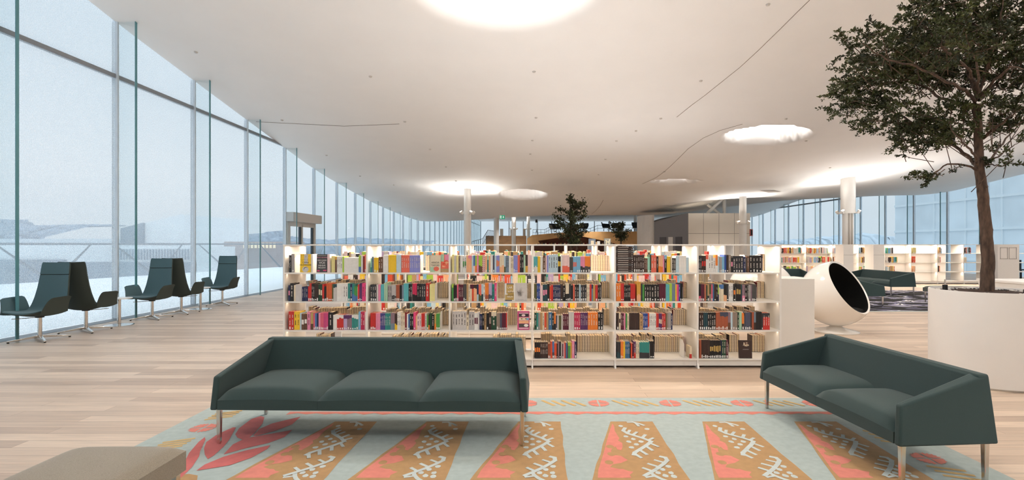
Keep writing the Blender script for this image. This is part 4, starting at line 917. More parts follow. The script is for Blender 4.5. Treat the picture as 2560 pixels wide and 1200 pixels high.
for n_, it in enumerate(ITEMS):
    r = random.Random(n_*13+5); z = SH[it['t']]+.0006; b, t = it['b'], it['t']; ind = n_ < NB
    if it['k'] == 'B':
        d = r.uniform(.135, .17); c, pg, lab, ti = book_parts(it['w'], it['h'], d, it['col'], it['deco'], it['c2'], r)
        loc = (it['X'], YB+r.uniform(0, .006), z)
        if not ind:
            for q in (c, pg, lab, ti): merge(REST, q, Matrix.Translation(loc))
            continue
        o = c.build('book', loc=loc); pg.build('pages', o)
        if lab: lab.build('library_label', o)
        if ti: ti.build('spine_lettering', o)
        size = 'slim' if it['w'] < .024 else ('thick' if it['w'] > .042 else '')
        nb_ = ('after the %s' % it['prev']) if it['prev'] else ('before the %s' % it['nxt'])
        if it['n'] == 1:
            l = ('%s %s book between %s and %s, %s, %s' % (size, it['col'], it['prev'], it['nxt'], TIER[t], BAY[b])).strip() if it['prev'] and it['nxt'] else ('%s %s book %s, %s, %s' % (size, it['col'], nb_, TIER[t], BAY[b])).strip()
        else:
            l = '%s of %s matching %s books %s, %s, %s' % (ORD[it['i']], CNT[it['n']], it['col'], nb_, TIER[t], BAY[b])
        tag(o, uniq(' '.join(l.split())), 'book', 'books on the long bookcase')
    elif it['k'] == 'P':
        d = .15; w, h = it['w'], it['h']; c = MB(); cm = bmat(r.choice(['black','dark brown','brown','charcoal','maroon','slate','navy','dark red'])); tt = .0014
        c.box(0, tt, 0, d, 0, h, cm); c.box(w-tt, w, 0, d, 0, h, cm); c.box(tt, w-tt, d-.003, d, 0, h, cm)
        pg = MB(); pg.box(tt, w-tt, .0015, d-.003, .002, h-.003, PAGE if r.random() < .6 else PAGE2); loc = (it['X'], it['yb'], z)
        if not ind:
            merge(REST, c, Matrix.Translation(loc)); merge(REST, pg, Matrix.Translation(loc)); continue
        o = c.build('book', loc=loc); pg.build('pages', o)
        l = '%s of %s books showing their page edges from the rear row, %s, %s' % (ORD[it['i']], CNT.get(it['n'], str(it['n'])), TIER[t], BAY[b])
        tag(o, uniq(l), 'book', 'books on the long bookcase')
    elif it['k'] == 'H':
        w, h = it['w'], it['h']; c = MB(); cm = bmat('dark brown' if it['i'] % 3 else 'dark grey'); th = .0022
        c.box(0, w, 0, .14, .0004, th, cm); c.box(0, w, 0, .14, h-th, h-.0004, cm); c.box(0, w, 0, .003, th, h-th, cm)
        pg = MB(); pg.box(.003, w-.003, .003, .136, th, h-th, PAGE); o = c.build('book', loc=(it['X']+r.uniform(-.003, .003), YB+r.uniform(0, .005), z+h*it['i'])); pg.build('pages', o)
        ti = MB(); x = w*.1
        while x < w*.7:
            g = r.uniform(.004, .01); ti.box(x, x+g*.7, -.001, 0, h*.34, h*.66, INKL); x += g
        ti.build('spine_lettering', o)
        lb = MB(); lb.add([(w*.93+.0045*math.cos(2*PI*q/10), -.0014, h*.5+.0045*math.sin(2*PI*q/10)) for q in range(10)], [tuple(range(10))], LAB); lb.build('library_label', o)
        tag(o, '%s dark book up from the shelf in the lying stack, top shelf, fifth bay' % ORD[it['i']].capitalize().lower(), 'book', 'books on the long bookcase')
    else:
        w, h = it['w'], it['h']; nm = it['name']; base = {'cara':'yellow','voi':'dark grey','ainoa':'cream','flower':'coral','lar':'white','bush':'pale grey','magenta':'magenta','dark':'dark brown'}[nm]
        z += .0022; c = MB(); cm = bmat(base); d = .026; c.box(0, w, 0, .003, 0, h, cm); c.box(0, w, d-.003, d, 0, h, cm); c.box(0, .003, .003, d-.003, 0, h, cm)
        pg = MB(); pg.box(.003, w-.004, .003, d-.003, .004, h-.004, PAGE)
        art = MB(); y = -.0008
        o = c.build('book', loc=(it['X'], YB-.004, z)); pg.build('pages', o)
        o.rotation_euler = (math.radians(-4), 0, 0)
        W_ = bmat('white'); 
        if nm == 'cara':
            G_ = bmat('pale grey')
            art.box(w*.36, w*.70, y, 0, h*.45, h*.99, G_); ell(w*.5, h*.16, w*.29, h*.16, y, G_, art)
            for q in range(26): ell(w*(.08+.75*r.random()), h*(.62+.36*r.random()), w*.02, h*.014, y*1.5, bmat('brown'), art, 6)
            ell(w*.55, h*.18, w*.2, h*.11, y*1.4, bmat('black'), art); ell(w*.58, h*.155, w*.2, h*.11, y*1.8, G_, art)
            text('CARA', .030, (w*.5, -.0012, h*.535), o, INKD); text('DELEVINGNE', .024, (w*.5, -.0012, h*.40), o, INKD)
        elif nm == 'voi':
            art.box(w*.08, w*.92, y, 0, h*.92, h*.93, W_); art.box(w*.06, w*.3, y, 0, h*.05, h*.12, bmat('hot pink')); art.box(w*.62, w*.94, y, 0, h*.07, h*.13, bmat('hot pink'))
            text('HOLLY BOURNE', .0175, (w*.5, -.0012, h*.815), o, bmat('pink')); text('MIK\u00c4 KAIKKI', .019, (w*.5, -.0012, h*.66), o, LAB); text('VOI', .04, (w*.5, -.0012, h*.52), o, LAB, sx=1.1)
            text('MENN\u00c4', .025, (w*.5, -.0012, h*.37), o, LAB); text('PIELEEN?', .0235, (w*.5, -.0012, h*.25), o, LAB)
        elif nm == 'ainoa':
            ell(w*.6, h*.2, w*.26, h*.13, y, bmat('coral'), art); art.box(w*.03, w*.5, y*.6, 0, h*.02, h*.3, bmat('pale green'))
            text('AINOA', .031, (w*.5, -.0014, h*.56), o, INKD); text('TAIVAS', .031, (w*.5, -.0014, h*.40), o, INKD)
        elif nm == 'flower':
            art.box(0, w*.35, y, 0, h*.6, h, bmat('pale green')); art.box(w*.45, w, y, 0, h*.62, h, bmat('pink')); art.box(0, w, y, 0, 0, h*.2, bmat('tan'))
            for q in range(9):
                a = r.uniform(0, PI); ell(w*(.3+.5*r.random()), h*(.3+.35*r.random()), w*.2, h*.05, y*(1.2+.1*q), bmat(r.choice(['coral','red orange','peach','pink'])), art)
        elif nm == 'lar':
            art.box(w*.2, w*.88, y, 0, h*.90, h*.99, bmat('slate')); art.box(w*.18, w*.86, y*1.2, 0, h*.42, h*.94, bmat('ochre')); art.box(w*.06, w*.9, y*1.2, 0, h*.06, h*.36, bmat('ochre')); art.box(w*.30, w*.9, y*1.2, 0, h*.3, h*.5, bmat('ochre')); art.box(w*.05, w*.72, y, 0, h*.01, h*.06, bmat('slate'))
            text('LAR', .034, (w*.52, -.0016, h*.76), o, LAB); text('NTY', .034, (w*.58, -.0016, h*.52), o, LAB); text('NELA', .030, (w*.5, -.0016, h*.24), o, LAB)
        elif nm == 'bush':
            for q in range(60):
                x0_, z0_ = w*r.uniform(.25, .5), h*r.uniform(.25, .45); a = r.uniform(.2, 2.4); L_ = h*r.uniform(.1, .38)
                x1_, z1_ = x0_+L_*math.cos(a)*.8, z0_+L_*math.sin(a)
                x1_ = min(max(x1_, w*.04), w*.92); art.add([(x0_, y, z0_), (x0_+.0016, y, z0_), (x1_+.0008, y, z1_), (x1_, y, z1_)], [(0,1,2,3)], bmat('taupe') if q % 2 else bmat('dark grey'))
            art.box(w*.25, w*.7, y, 0, h*.08, h*.092, bmat('grey'))
        elif nm == 'magenta':
            for q, (z0_, z1_) in enumerate(((.70,.86),(.50,.66),(.34,.48),(.13,.32))): art.box(w*.12, w*.94, y, 0, h*z0_, h*z1_, bmat(('charcoal','cream','peach','dark grey')[q]))
            ell(w*.5, h*.78, w*.16, h*.06, y*1.5, bmat('pale pink'), art); ell(w*.35, h*.59, w*.08, h*.025, y*1.5, bmat('brown'), art); ell(w*.7, h*.59, w*.08, h*.025, y*1.5, bmat('brown'), art); art.box(w*.74, w*.94, y*1.3, 0, h*.52, h*.63, bmat('sky blue')); ell(w*.72, h*.23, w*.18, h*.08, y*1.5, bmat('white'), art)
            art.box(w*.14, w*.9, y, 0, h*.885, h*.915, LAB); art.box(w*.12, w*.92, y, 0, h*.06, h*.095, LAB)
        else:
            for q in range(26):
                a = r.uniform(0, 2*PI); ell(w*(.55+.22*math.cos(a)*r.random()), h*(.76+.2*math.sin(a)*r.random()), w*.06, h*.035, y*(1+.05*q), bmat(r.choice(['cream','tan','taupe','brown'])), art, 7)
            text('ANSASSA', .017, (w*.52, -.0014, h*.49), o, bmat('grey'), sx=1.05)
        art.build('cover_art', o)
        tag(o, FACE_LAB[nm], 'book', 'books facing outwards on the long bookcase')

# all the smaller books: rear rows, second and third rows, far bookcase
NAMES = list(BC)
def fill(x0, x1, z, y, back, r, wmin=.016, wmax=.040, palette=None, hh=(.19, .235), gap=0):
    x = x0
    pal = palette or NAMES
    while x < x1-.02:
        n = r.choice((1, 1, 2, 3)); col = r.choice(pal); w = r.uniform(wmin, wmax); h = r.uniform(*hh)
        for _ in range(n):
            if x+w > x1: break
            d = r.uniform(.13, .16)
            if back:
                c = MB(); cm = bmat(r.choice(['black','dark brown','brown','charcoal','maroon'])); c.box(x, x+.0013, y, y+d, z, z+h, cm); c.box(x+w-.0013, x+w, y, y+d, z, z+h, cm)
                c.box(x+.0013, x+w-.0013, y+.0015, y+d, z, z+h-.002, PAGE if r.random() < .6 else PAGE2); merge(REST, c, Matrix.Identity(4))
            else:
                c = MB(); c.box(x, x+w, y, y+d, z, z+h, bmat(col)); c.box(x+.002, x+w-.002, y+.003, y+d-.003, z+h-.001, z+h+.0004, PAGE)
                if r.random() < .5: c.box(x+w*.25, x+w*.75, y-.001, y, z+h*.05, z+h*.18, LAB)
                if r.random() < .4: c.box(x+w*.35, x+w*.65, y-.001, y, z+h*.35, z+h*.8, INKL)
                merge(REST, c, Matrix.Identity(4))
            x += w+.0006
        if r.random() < gap: x += r.uniform(.05, .25)
r5 = random.Random(21)
for b in range(6):
    bx = CX0+b*BW
    for t in range(4):
        done = [(it['X'], it['X']+it['w']) for it in ITEMS if it['k'] == 'P' and it['b'] == b and it['t'] == t]
        lo = min([d[0] for d in done], default=9); hi = max([d[1] for d in done], default=-9)
        a0, a1 = bx+.12, bx+BW-.12
        if t == 0 and b not in (0, 4): continue
        if t == 0: a0, a1 = (bx+.55, bx+.93) if b == 0 else (bx+.1, bx+.5)
        if t == 3 and b < 3: a0, a1 = bx+(.22, .2, .5)[b], bx+(.42, .98, .93)[b]
        fill(a0, min(a1, lo-.004) if lo < 9 else a1, SH[t]+.0006, CY+.43, True, r5)
        if hi > 0 and hi < a1-.1 and False: fill(hi+.01, a1, SH[t]+.0006, CY+.43, True, r5)
# front row of the three half hidden lowest compartments
for b, (a, c) in enumerate(((.05, .0), (.0, .0), (.0, .0))):
    pass
BRIGHT = ['red','pale pink','pale yellow','pale blue','white','cream','pale grey','coral','peach','orange','sky blue','black','dark brown','lime','teal','lavender','charcoal','tan','white','cream','red orange','yellow']
for b in range(6):
    bx = C2X+b*1.005
    for t in range(4):
        if t == 3:
            fill(bx+.06, bx+.9, SH[t]+.0006, C2Y+.43, True, r5, gap=.1); continue
        e = bx+(.93 if r5.random() < .6 else .7)
        fill(bx+.03, e if b < 5 else bx+.4, SH[t]+.0006, C2Y+.025, False, r5, palette=BRIGHT, gap=.05)
        if r5.random() < .7: fill(bx+.2, bx+.9, SH[t]+.0006, C2Y+.43, True, r5, gap=.1)
    bx = C3X+b*1.005
    for t in range(3):
        fill(bx+.03, bx+.85, SH[t]+.0006, C3Y+.025, False, r5, palette=BRIGHT, gap=.15)
PB = [(0,0,.05,.85),(1,0,.05,.85),(2,0,.05,.3),(0,1,.05,.75),(1,1,.05,.95),(2,1,.05,.25),(0,2,.1,.8),(1,2,.05,.5),(3,0,.05,.3),(3,1,.05,.35),(3,2,.05,.35),(3,0,.45,.6),(4,0,.08,.35),(4,1,.08,.5),(4,2,.08,.4),(5,0,.08,.22),(5,1,.08,.2),(5,2,.08,.2),(6,0,.08,.2),(6,1,.06,.15),(6,2,.06,.12),(7,0,.05,.3),(7,1,.05,.15)]
for b, t, a, c in PB:
    fill(C4X+b*.995+a, C4X+b*.995+c, SH[t]+.0006, C4Y+.03, False, r5, palette=BRIGHT)
o = REST.build('shelved_books'); tag(o, 'the many smaller and half hidden books filling the white bookcases', 'books', None, 'stuff')
# ================================================================== trees
def bark_mat():
    m = bpy.data.materials.new('tree_bark'); m.use_nodes = True; nt = m.node_tree; N = nt.nodes; Lk = nt.links; b = N['Principled BSDF']; b.inputs['Roughness'].default_value = .9
    tc = N.new('ShaderNodeTexCoord'); mp = N.new('ShaderNodeMapping'); mp.inputs['Scale'].default_value = (30, 30, 9); Lk.new(tc.outputs['Object'], mp.inputs[0])
    n = N.new('ShaderNodeTexNoise'); n.inputs['Scale'].default_value = 1; n.inputs['Detail'].default_value = 6; Lk.new(mp.outputs[0], n.inputs['Vector'])
    r = N.new('ShaderNodeValToRGB'); r.color_ramp.elements[0].position = .3; r.color_ramp.elements[0].color = hexc('352822'); r.color_ramp.elements[1].position = .75; r.color_ramp.elements[1].color = hexc('6E5748')
    Lk.new(n.outputs['Fac'], r.inputs[0]); Lk.new(r.outputs[0], b.inputs['Base Color'])
    bp = N.new('ShaderNodeBump'); bp.inputs['Strength'].default_value = .5; bp.inputs['Distance'].default_value = .006; Lk.new(n.outputs['Fac'], bp.inputs['Height']); Lk.new(bp.outputs[0], b.inputs['Normal']); return m
BARK = bark_mat()
def leaf_mat(h):
    m = mat('leaf_'+h, h, .42, noise=.35, nscale=3.5, spec=.4); return m
LEAFM = [leaf_mat('39401C'), leaf_mat('292F16'), leaf_mat('4C5024')]
def add_leaf(mb, p, d, up, L, w, m):
    s = d.cross(up); 
    if s.length < 1e-4: s = d.orthogonal()
    s.normalize(); q = p+d*L*.55; n = s.cross(d).normalized()
    mb.add([p, q-s*w+n*w*.35, p+d*L, q+s*w+n*w*.35], [(0,1,2),(0,2,3)], m)
def rv(r): 
    while True:
        v = Vector((r.uniform(-1,1), r.uniform(-1,1), r.uniform(-1,1)))
        if .05 < v.length < 1: return v.normalized()
tree = thing('tree', 'tall leafy tree with a slim brown trunk in the round white planter', 'tree', (PX, PY, PH-.03))
base = Vector((PX, PY, PH-.03))
def tp(x, y, dy=0.0): return Vector(at(x, y, PY+dy))-base
def wig(pts, r, a, n=5):
    out = []
    for p, q in zip(pts, pts[1:]):
        for k in range(n):
            out.append(p.lerp(q, k/n)+(rv(r)*a if k else Vector()))
    out.append(pts[-1]); return out
rt = random.Random(11)
trunk_px = [(2470,728),(2474,700),(2470,640),(2464,560),(2456,480),(2449,430),(2446,360),(2444,300),(2440,262)]
mb = MB(); pts = [tp(*p) for p in trunk_px]; pts[0] = Vector((0.0,0,-.06)); pts[1] = Vector((.0,0,.09))
pts = wig(pts, rt, .004); n = len(pts)
mb.tube(pts, [.068-.028*min(1,(i/(n-1))*1.3) for i in range(n)], BARK, 14); 
for k in range(8):
    i = rt.randrange(6, n-8); a = rt.uniform(0, 6.28); mb.tube([pts[i], pts[i]+Vector((math.cos(a), math.sin(a), .2))*.055], [.02, .013], BARK, 6)
mb.build('trunk', tree, smooth=60)
C6 = lambda x, y, dy=0: tp(2060+x*.41667, y*.41667, dy)
BR = [ # (points in crop units with depth offset, start radius)
 ([(925,1020,0),(860,995,-.1),(740,985,-.25),(650,1045,-.35),(560,1060,-.4)], .022),
 ([(925,1020,0),(880,950,.15),(790,880,.3),(700,850,.4),(590,770,.5),(480,700,.6),(300,620,.8),(110,650,.9)], .034),
 ([(925,1010,0),(905,930,-.2),(850,870,-.4),(780,800,-.5),(750,730,-.6)], .024),
 ([(950,1000,0),(1000,960,.2),(1060,930,.3),(1130,880,.4),(1190,850,.5)], .022),
 ([(960,990,0),(1010,985,-.2),(1060,1000,-.3),(1130,965,-.4)], .014),
 ([(955,830,0),(1030,770,-.2),(1100,710,-.4),(1200,640,-.5)], .03),
 ([(905,625,0),(820,625,.2),(700,590,.4),(600,520,.5),(450,470,.6),(290,440,.8),(130,540,.9)], .034),
 ([(905,610,0),(850,540,-.3),(700,470,-.6),(560,400,-.8),(380,360,-.9),(230,260,-1.0)], .03),
 ([(910,560,0),(860,400,.1),(845,250,.2),(790,100,.3),(760,-40,.3)], .03),
 ([(915,560,0),(880,430,-.3),(760,330,-.5),(640,200,-.6),(540,80,-.7)], .028),
 ([(930,600,0),(1010,520,.2),(1090,440,.4),(1200,340,.6),(1290,250,.7)], .032),
 ([(925,560,0),(980,400,-.1),(1040,250,-.2),(1060,80,-.3),(1090,-60,-.3)], .03),
 ([(930,580,0),(1020,480,-.4),(1120,400,-.7),(1260,420,-.9)], .028),
 ([(915,600,0),(900,450,.6),(860,330,.9),(800,250,1.1)], .026),
 ([(915,600,0),(930,470,-.5),(900,330,-.9),(850,200,-1.2)], .026),
 ([(1000,960,0),(1090,830,.4),(1190,720,.6),(1300,650,.8)], .02)]
mb = MB()
for ps, r0 in BR:
    q = wig([C6(*p) for p in ps], rt, .010, 4); m_ = len(q)
    mb.tube(q, [r0*.62*(1-.8*i/(m_-1)) for i in range(m_)], BARK, 7, cap=False)
lv = MB(); tw = MB()
# leaf clouds: centre, half sizes, depth offset, number of twigs
CL = [(800,150,230,150,.1,95),(640,330,240,120,-.1,90),(400,400,170,110,.1,48),(270,270,120,80,-.6,26),(520,250,140,90,-.5,34),(960,300,190,190,.0,80),(1120,170,130,170,.0,52),(1130,430,120,130,.0,40),
      (600,500,250,70,.3,55),(860,480,150,90,.2,42),(260,600,170,55,.7,30),(140,640,80,40,.9,14),(420,650,110,45,.5,20),(350,745,140,50,.4,22),(560,800,190,75,.3,42),(710,715,180,60,.0,34),(820,800,110,80,-.1,26),
      (610,900,120,40,.2,13),(150,530,90,50,.8,18),(1120,680,100,100,.0,36),(1040,810,90,60,.2,14),(1140,870,60,40,.4,9),(620,1060,75,35,-.4,8),(1070,985,70,18,-.2,6),(300,470,130,60,.7,26),(220,420,60,70,.0,12),
      (760,-20,300,90,0,60),(1080,-30,160,90,0,40),(1260,200,80,220,0,40),(1280,480,60,200,0,30),(560,80,60,60,-.7,9),(900,180,150,150,.9,45),(850,250,160,150,-1.0,45),(700,420,160,90,.8,30),(980,560,90,60,.3,12),(850,660,130,40,.0,14),(1000,690,90,60,-.2,12)]
sc = 3.0/1200*0+.41667*PY/F
for cx, cy, rx, ry, dp, n in CL:
    c = C6(cx, cy, dp)
    for k in range(int(n*1.35)):
        while True:
            v = Vector((rt.uniform(-1,1), rt.uniform(-1,1), rt.uniform(-1,1)))
            if v.length < 1: break
        p = c+Vector((v.x*rx*sc*.93, v.y*.36, v.z*ry*sc*.93))
        out = Vector((p.x*.8, p.y*.8, .25)).normalized(); d = (out+rv(rt)*.8).normalized(); L = rt.uniform(.09, .21)
        q = [p, p+d*L*.5+rv(rt)*.02, p+d*L+Vector((0,0,-.02))]
        tw.tube(q, [.004, .003, .0015], BARK, 3, cap=False)
        mm = rt.choice(LEAFM) if rt.random() < .5 else LEAFM[0]
        for s in range(rt.randrange(26, 38)):
            t = rt.uniform(.1, 1.05); a = q[0].lerp(q[1], t*2) if t < .5 else q[1].lerp(q[2], t*2-1)
            ld = (d*.7+rv(rt)).normalized(); add_leaf(lv, a+rv(rt)*.012, ld, rv(rt), rt.uniform(.028, .047), rt.uniform(.007, .0115), mm)
        if k % 5 == 0: # link a twig to the nearest branch direction
            tw.tube([p, p-d*rt.uniform(.15,.35)+rv(rt)*.05], [.004, .005], BARK, 3, cap=False)
o = mb.build('branches', tree, smooth=60)
tw.build('twigs', tree, smooth=60)
lv.build('foliage', tree)
def small_tree(label, x, y0, y1, Y, wpx, seed, bare=.35, dense=110):
    r = random.Random(seed); X, _, Z1 = at(x, y1, Y); Z0 = .0; s = Y/F
    t = thing('tree', label, 'tree', (X, Y, 0)); hgt = Z1; R = wpx*s/2
    mb = MB(); mb.tube(wig([Vector((0,0,0)), Vector((.03,0,hgt*.5)), Vector((0,0,hgt*.93))], r, .02), [.075, .07, .07, .065, .06, .055, .05, .045, .035, .02, .01], BARK, 8); mb.build('trunk', t, smooth=60)
    mb = MB(); lf = MB()
    for k in range(26):
        z = hgt*(bare+(.97-bare)*k/26)+r.uniform(-.05, .05); a = r.uniform(0, 6.28); rr = R*(.45+.55*sst(0, .45, k/26))*(1-.5*sst(.8, 1, k/26))*r.uniform(.6, 1.12)
        tip = Vector((math.cos(a)*rr, math.sin(a)*rr, z+rr*.35)); q = [Vector((0,0,z-rr*.2)), Vector((tip.x*.5, tip.y*.5, z+.05)), tip]
        mb.tube(q, [.022, .014, .005], BARK, 5, cap=False)
        for j in range(dense):
            u = r.uniform(.3, 1.08); c = q[1].lerp(q[2], u*2-1) if u > .5 else q[0].lerp(q[1], u*2)
            add_leaf(lf, c+rv(r)*r.uniform(0, .28)*R*.8, rv(r), rv(r), r.uniform(.07, .12), r.uniform(.02, .035), r.choice(LEAFM[:2]))
    mb.build('branches', t, smooth=60); lf.build('foliage', t)
small_tree('dark leafy tree rising behind the middle of the long bookcase', 1426, 611, 492, 22, 96, 3, .42)
small_tree('low second tree standing close behind the dark leafy middle tree', 1441, 611, 560, 26, 50, 4, .62, 45)
small_tree('small spreading tree in front of the wooden slope', 1552, 611, 556, 26, 60, 5, .66, 48)

# ================================================================== columns with lamps
COLW = mat('column_white', 'EEEAE4', .5, noise=.015, nscale=2)
LAMP = mat('lamp_lens', 'FFFFFF', .4, emit='FFEBD2', estr=9)
def column(label, X, Y, r, ring, upper=None, spots=4, power=260, lampr=None, off=0.6):
    z = ceil0(X, Y); t = thing('column', label, 'column', (X, Y, 0))
    mb = MB(); mb.lathe([(r,0),(r,z+.25)] if not upper else [(r,0),(r,ring)], COLW, 32); mb.build('shaft', t, smooth=50)
    if upper: 
        mb = MB(); mb.lathe([(.01,ring-.02),(upper,ring-.02),(upper,z+.25)], COLW, 36); mb.build('sleeve', t, smooth=50)
        mb = MB()
        for a in (-1.95, -1.45): mb.box(math.cos(a)*r*.98-.03, math.cos(a)*r*.98+.03, math.sin(a)*r*.98-.03, math.sin(a)*r*.98+.01, .02, ring-.03, mat('slot_grey', 'A89F94', .6, noise=.03))
        mb.build('service_slot', t)
    R = (upper or r)
    if ring:
        mb = MB(); mb.lathe([(R,ring-.03),(R+.05,ring-.03),(R+.05,ring+.03),(R,ring+.03)], COLW, 32); mb.build('lamp_ring', t, smooth=40)
        for k in range(spots):
            a = off+2*PI*k/spots; c, s_ = math.cos(a), math.sin(a); lr = lampr or .07
            p = Vector((c*(R+.14), s_*(R+.14), ring+.03)); d = Vector((c*.55, s_*.55, .83)).normalized()
            mb = MB(); mb.tube([Vector((c*(R+.04), s_*(R+.04), ring)), p-d*.05], .018, COLW, 6); mb.tube([p-d*.08, p-d*.05, p+d*.07], [lr*.5, lr*.8, lr], COLW, 14); sp = mb.build('spotlight', t, smooth=50)
            mb = MB(); mb.tube([p+d*.071, p+d*.075], lr*.85, LAMP, 14); mb.build('lens', sp)
            ld = bpy.data.lights.new('column_spot', 'SPOT'); ld.energy = power; ld.color = (1, .97, .92); ld.spot_size = math.radians(120); ld.spot_blend = 1; ld.shadow_soft_size = .06
            lo = bpy.data.objects.new('column_spot', ld); COL.objects.link(lo); lo.location = Vector((X, Y, 0))+p+d*.12
            lo.rotation_euler = (-d).to_track_quat('Z', 'Y').to_euler()
    return t
column('slim white column with a ring of lamps behind the long bookcase, first from the windows', -2.70, 24.0, .165, 2.92, power=190)
column('thick sleeved white column with lamps before the opposite window wall', 13.87, 22.4, .215, 2.86, .285, power=170)
column('white lamp column in front of the pale panelled core', 11.26, 27.0, .178, 2.6, power=160)
column('white column beside the green escape sign', -2.28, 40.0, .2, 3.6, spots=3, power=520)
column('slender white column right of the green escape sign before the wooden steps', -1.08, 46.0, .19, 2.85, spots=3, power=520)['label'] = 'slender white column between the escape sign and the loudspeaker, nearer the sign'
column('thin white column nearest the loudspeaker on its stand', .26, 58.0, .18, 3.2, spots=2, power=700)
column('far thin white column above the wooden slope', 12.6, 60.0, .17, 0)
column('far white column at the edge of the curved white wall', 14.4, 60.0, .2, 0)
for lab, X, Y in (('added unseen white lamp column behind the camera', -2.5, -3.5), ('added unseen white lamp column behind the seating group', 9.5, -2.0), ('added unseen white lamp column past the counter', 15.5, 9.5)):
    column(lab, X, Y, .18, 2.9, power=480)  # out-of-frame columns, added for their upward lamps

# ================================================================== core, wooden slope, far items
core = thing('core_box', 'pale panelled box room under the far ceiling', 'room', (9.35, 30.0, 0))
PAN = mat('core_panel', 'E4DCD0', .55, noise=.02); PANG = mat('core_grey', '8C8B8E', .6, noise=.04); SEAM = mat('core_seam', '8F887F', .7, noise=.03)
z1 = H+78*30/F; x1 = 3.58
mb = MB(); mb.box(0, x1, 0, 6, 0, z1, PAN); mb.build('body', core)
mb = MB()
for k in (.0, .88, 1.77, 2.66): mb.box(k, k+.02, -.006, 0, 0, z1, SEAM)
mb.box(0, x1, -.006, 0, 1.5+27*30/F, 1.52+27*30/F, SEAM); mb.build('panel_seams', core)
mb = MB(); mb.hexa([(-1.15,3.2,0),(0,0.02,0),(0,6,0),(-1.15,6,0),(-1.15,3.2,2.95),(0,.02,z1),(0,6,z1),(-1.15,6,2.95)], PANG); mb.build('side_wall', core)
dk = mat('core_door', '5C5A5D', .6, noise=.03)
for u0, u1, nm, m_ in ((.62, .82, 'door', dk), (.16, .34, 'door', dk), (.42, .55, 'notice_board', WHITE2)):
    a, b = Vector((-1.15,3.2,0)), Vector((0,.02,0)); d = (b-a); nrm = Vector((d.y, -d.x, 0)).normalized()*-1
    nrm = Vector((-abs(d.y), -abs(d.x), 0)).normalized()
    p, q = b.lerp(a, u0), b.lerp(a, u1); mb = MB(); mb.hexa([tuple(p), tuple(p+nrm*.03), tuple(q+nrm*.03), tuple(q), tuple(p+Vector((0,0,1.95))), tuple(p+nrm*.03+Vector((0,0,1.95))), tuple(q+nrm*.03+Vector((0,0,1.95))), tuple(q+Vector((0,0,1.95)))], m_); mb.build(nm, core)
mb = MB()
cw = [(10.9,0),(9.0,0)]
pts = [(-1.15+.25*math.cos(a)-.55, 3.35-.9*math.sin(a)) for a in [PI*k/10 for k in range(6)]]
arc = [(-1.15-.62*math.sin(a), 3.3+2.2*(1-math.cos(a))) for a in [PI/2*k/10 for k in range(11)]]
for (xa, ya), (xb, yb) in zip(arc, arc[1:]): mb.poly([(xa,ya,0),(xb,yb,0),(xb,yb,3.4),(xa,ya,3.4)], WHITE2)
mb.build('curved_wall', core)
def beam(label, a, b, r, nm='steel_brace'):
    t = thing(nm, label, 'beam', a); mb = MB(); mb.tube([(0,0,0), tuple(Vector(b)-Vector(a))], r, COLW, 10); mb.build('beam', t, smooth=50)
beam('white diagonal brace between the panelled core and the ceiling', at(1768,534,31), at(1806,497,31), .09)
beam('white post standing on the panelled core', at(1811,535,31.4), at(1811,495,31.4), .1, 'steel_post')
beam('darker diagonal brace crossing behind the white one above the core', at(1800,535,34), at(1768,511,34), .1)
t = thing('sign', 'small red and dark emergency sign on the corner of the panelled core', 'sign', at(1876, 590, 30)); mb = MB(); mb.box(-.05, .12, -.05, 0, 0, .4, mat('sign_red', 'B8605A', .5, noise=.02)); mb.box(.0, .09, -.06, -.05, .05, .35, BLACK); mb.build('plate', t)
# wooden slope
WOODS = mat('slope_wood', 'D9AE78', .6, noise=.12, nscale=1.5); WOODD = mat('step_wood', 'B48E66', .65, noise=.15, nscale=2); WOODX = mat('dark_recess', '6E483C', .8, noise=.2, nscale=1.5)
t = thing('wooden_slope', 'raised pale wooden floor sloping up at the far end of the hall', 'stage', (0, 38, 0))
def q3(x, y, Y): X, _, Z = at(x, y, Y); return (X, Y-38, Z)
mb = MB()
tops = [(1318,596),(1330,588),(1360,585),(1400,581.5),(1450,579.5),(1500,579.2),(1560,578.8),(1628,578.2),(1650,584)]
for (xa, ya), (xb, yb) in zip(tops, tops[1:]):
    a, b = q3(xa, ya, 40), q3(xb, yb, 40); a2, b2 = (a[0], 13.5, a[2]+.02), (b[0], 13.5, b[2]+.02)
    mb.poly([a, b, b2, a2], WOODS)
front = [(1318,596),(1330,588),(1360,585),(1400,581.5),(1450,579.5),(1500,579.2),(1560,578.8),(1628,578.2),(1650,584),(1650,611),(1545,611),(1520,604),(1490,598),(1460,592),(1440,590),(1400,594),(1345,602),(1350,609),(1330,611),(1318,611)]
P = [q3(x, y, 40) for x, y in front]
mb.poly(P, WOODS); mb.build('slope', t)
mb = MB(); a, b = q3(1325, 588, 41.5), q3(1560, 588, 41.5); mb.box(a[0], b[0], 3.4, 3.6, 0, 2.15, WOODX); 
for k in range(3): mb.box(a[0], b[0], 3.2, 3.4, .3+.55*k, .36+.55*k, WOODD)
mb.build('recess', t)
mb = MB()
for x in range(46): 
    X = a[0]+.3+(b[0]-a[0]-.6)*x/46; mb.box(X, X+.1, 3.18, 3.3, 1.46, 1.46+.12+.08*((x*7) % 5)/5, bmat(('grey blue','cream','dark red','taupe','tan')[x % 5]))
o = mb.build('goods', t); o['kind'] = 'stuff'
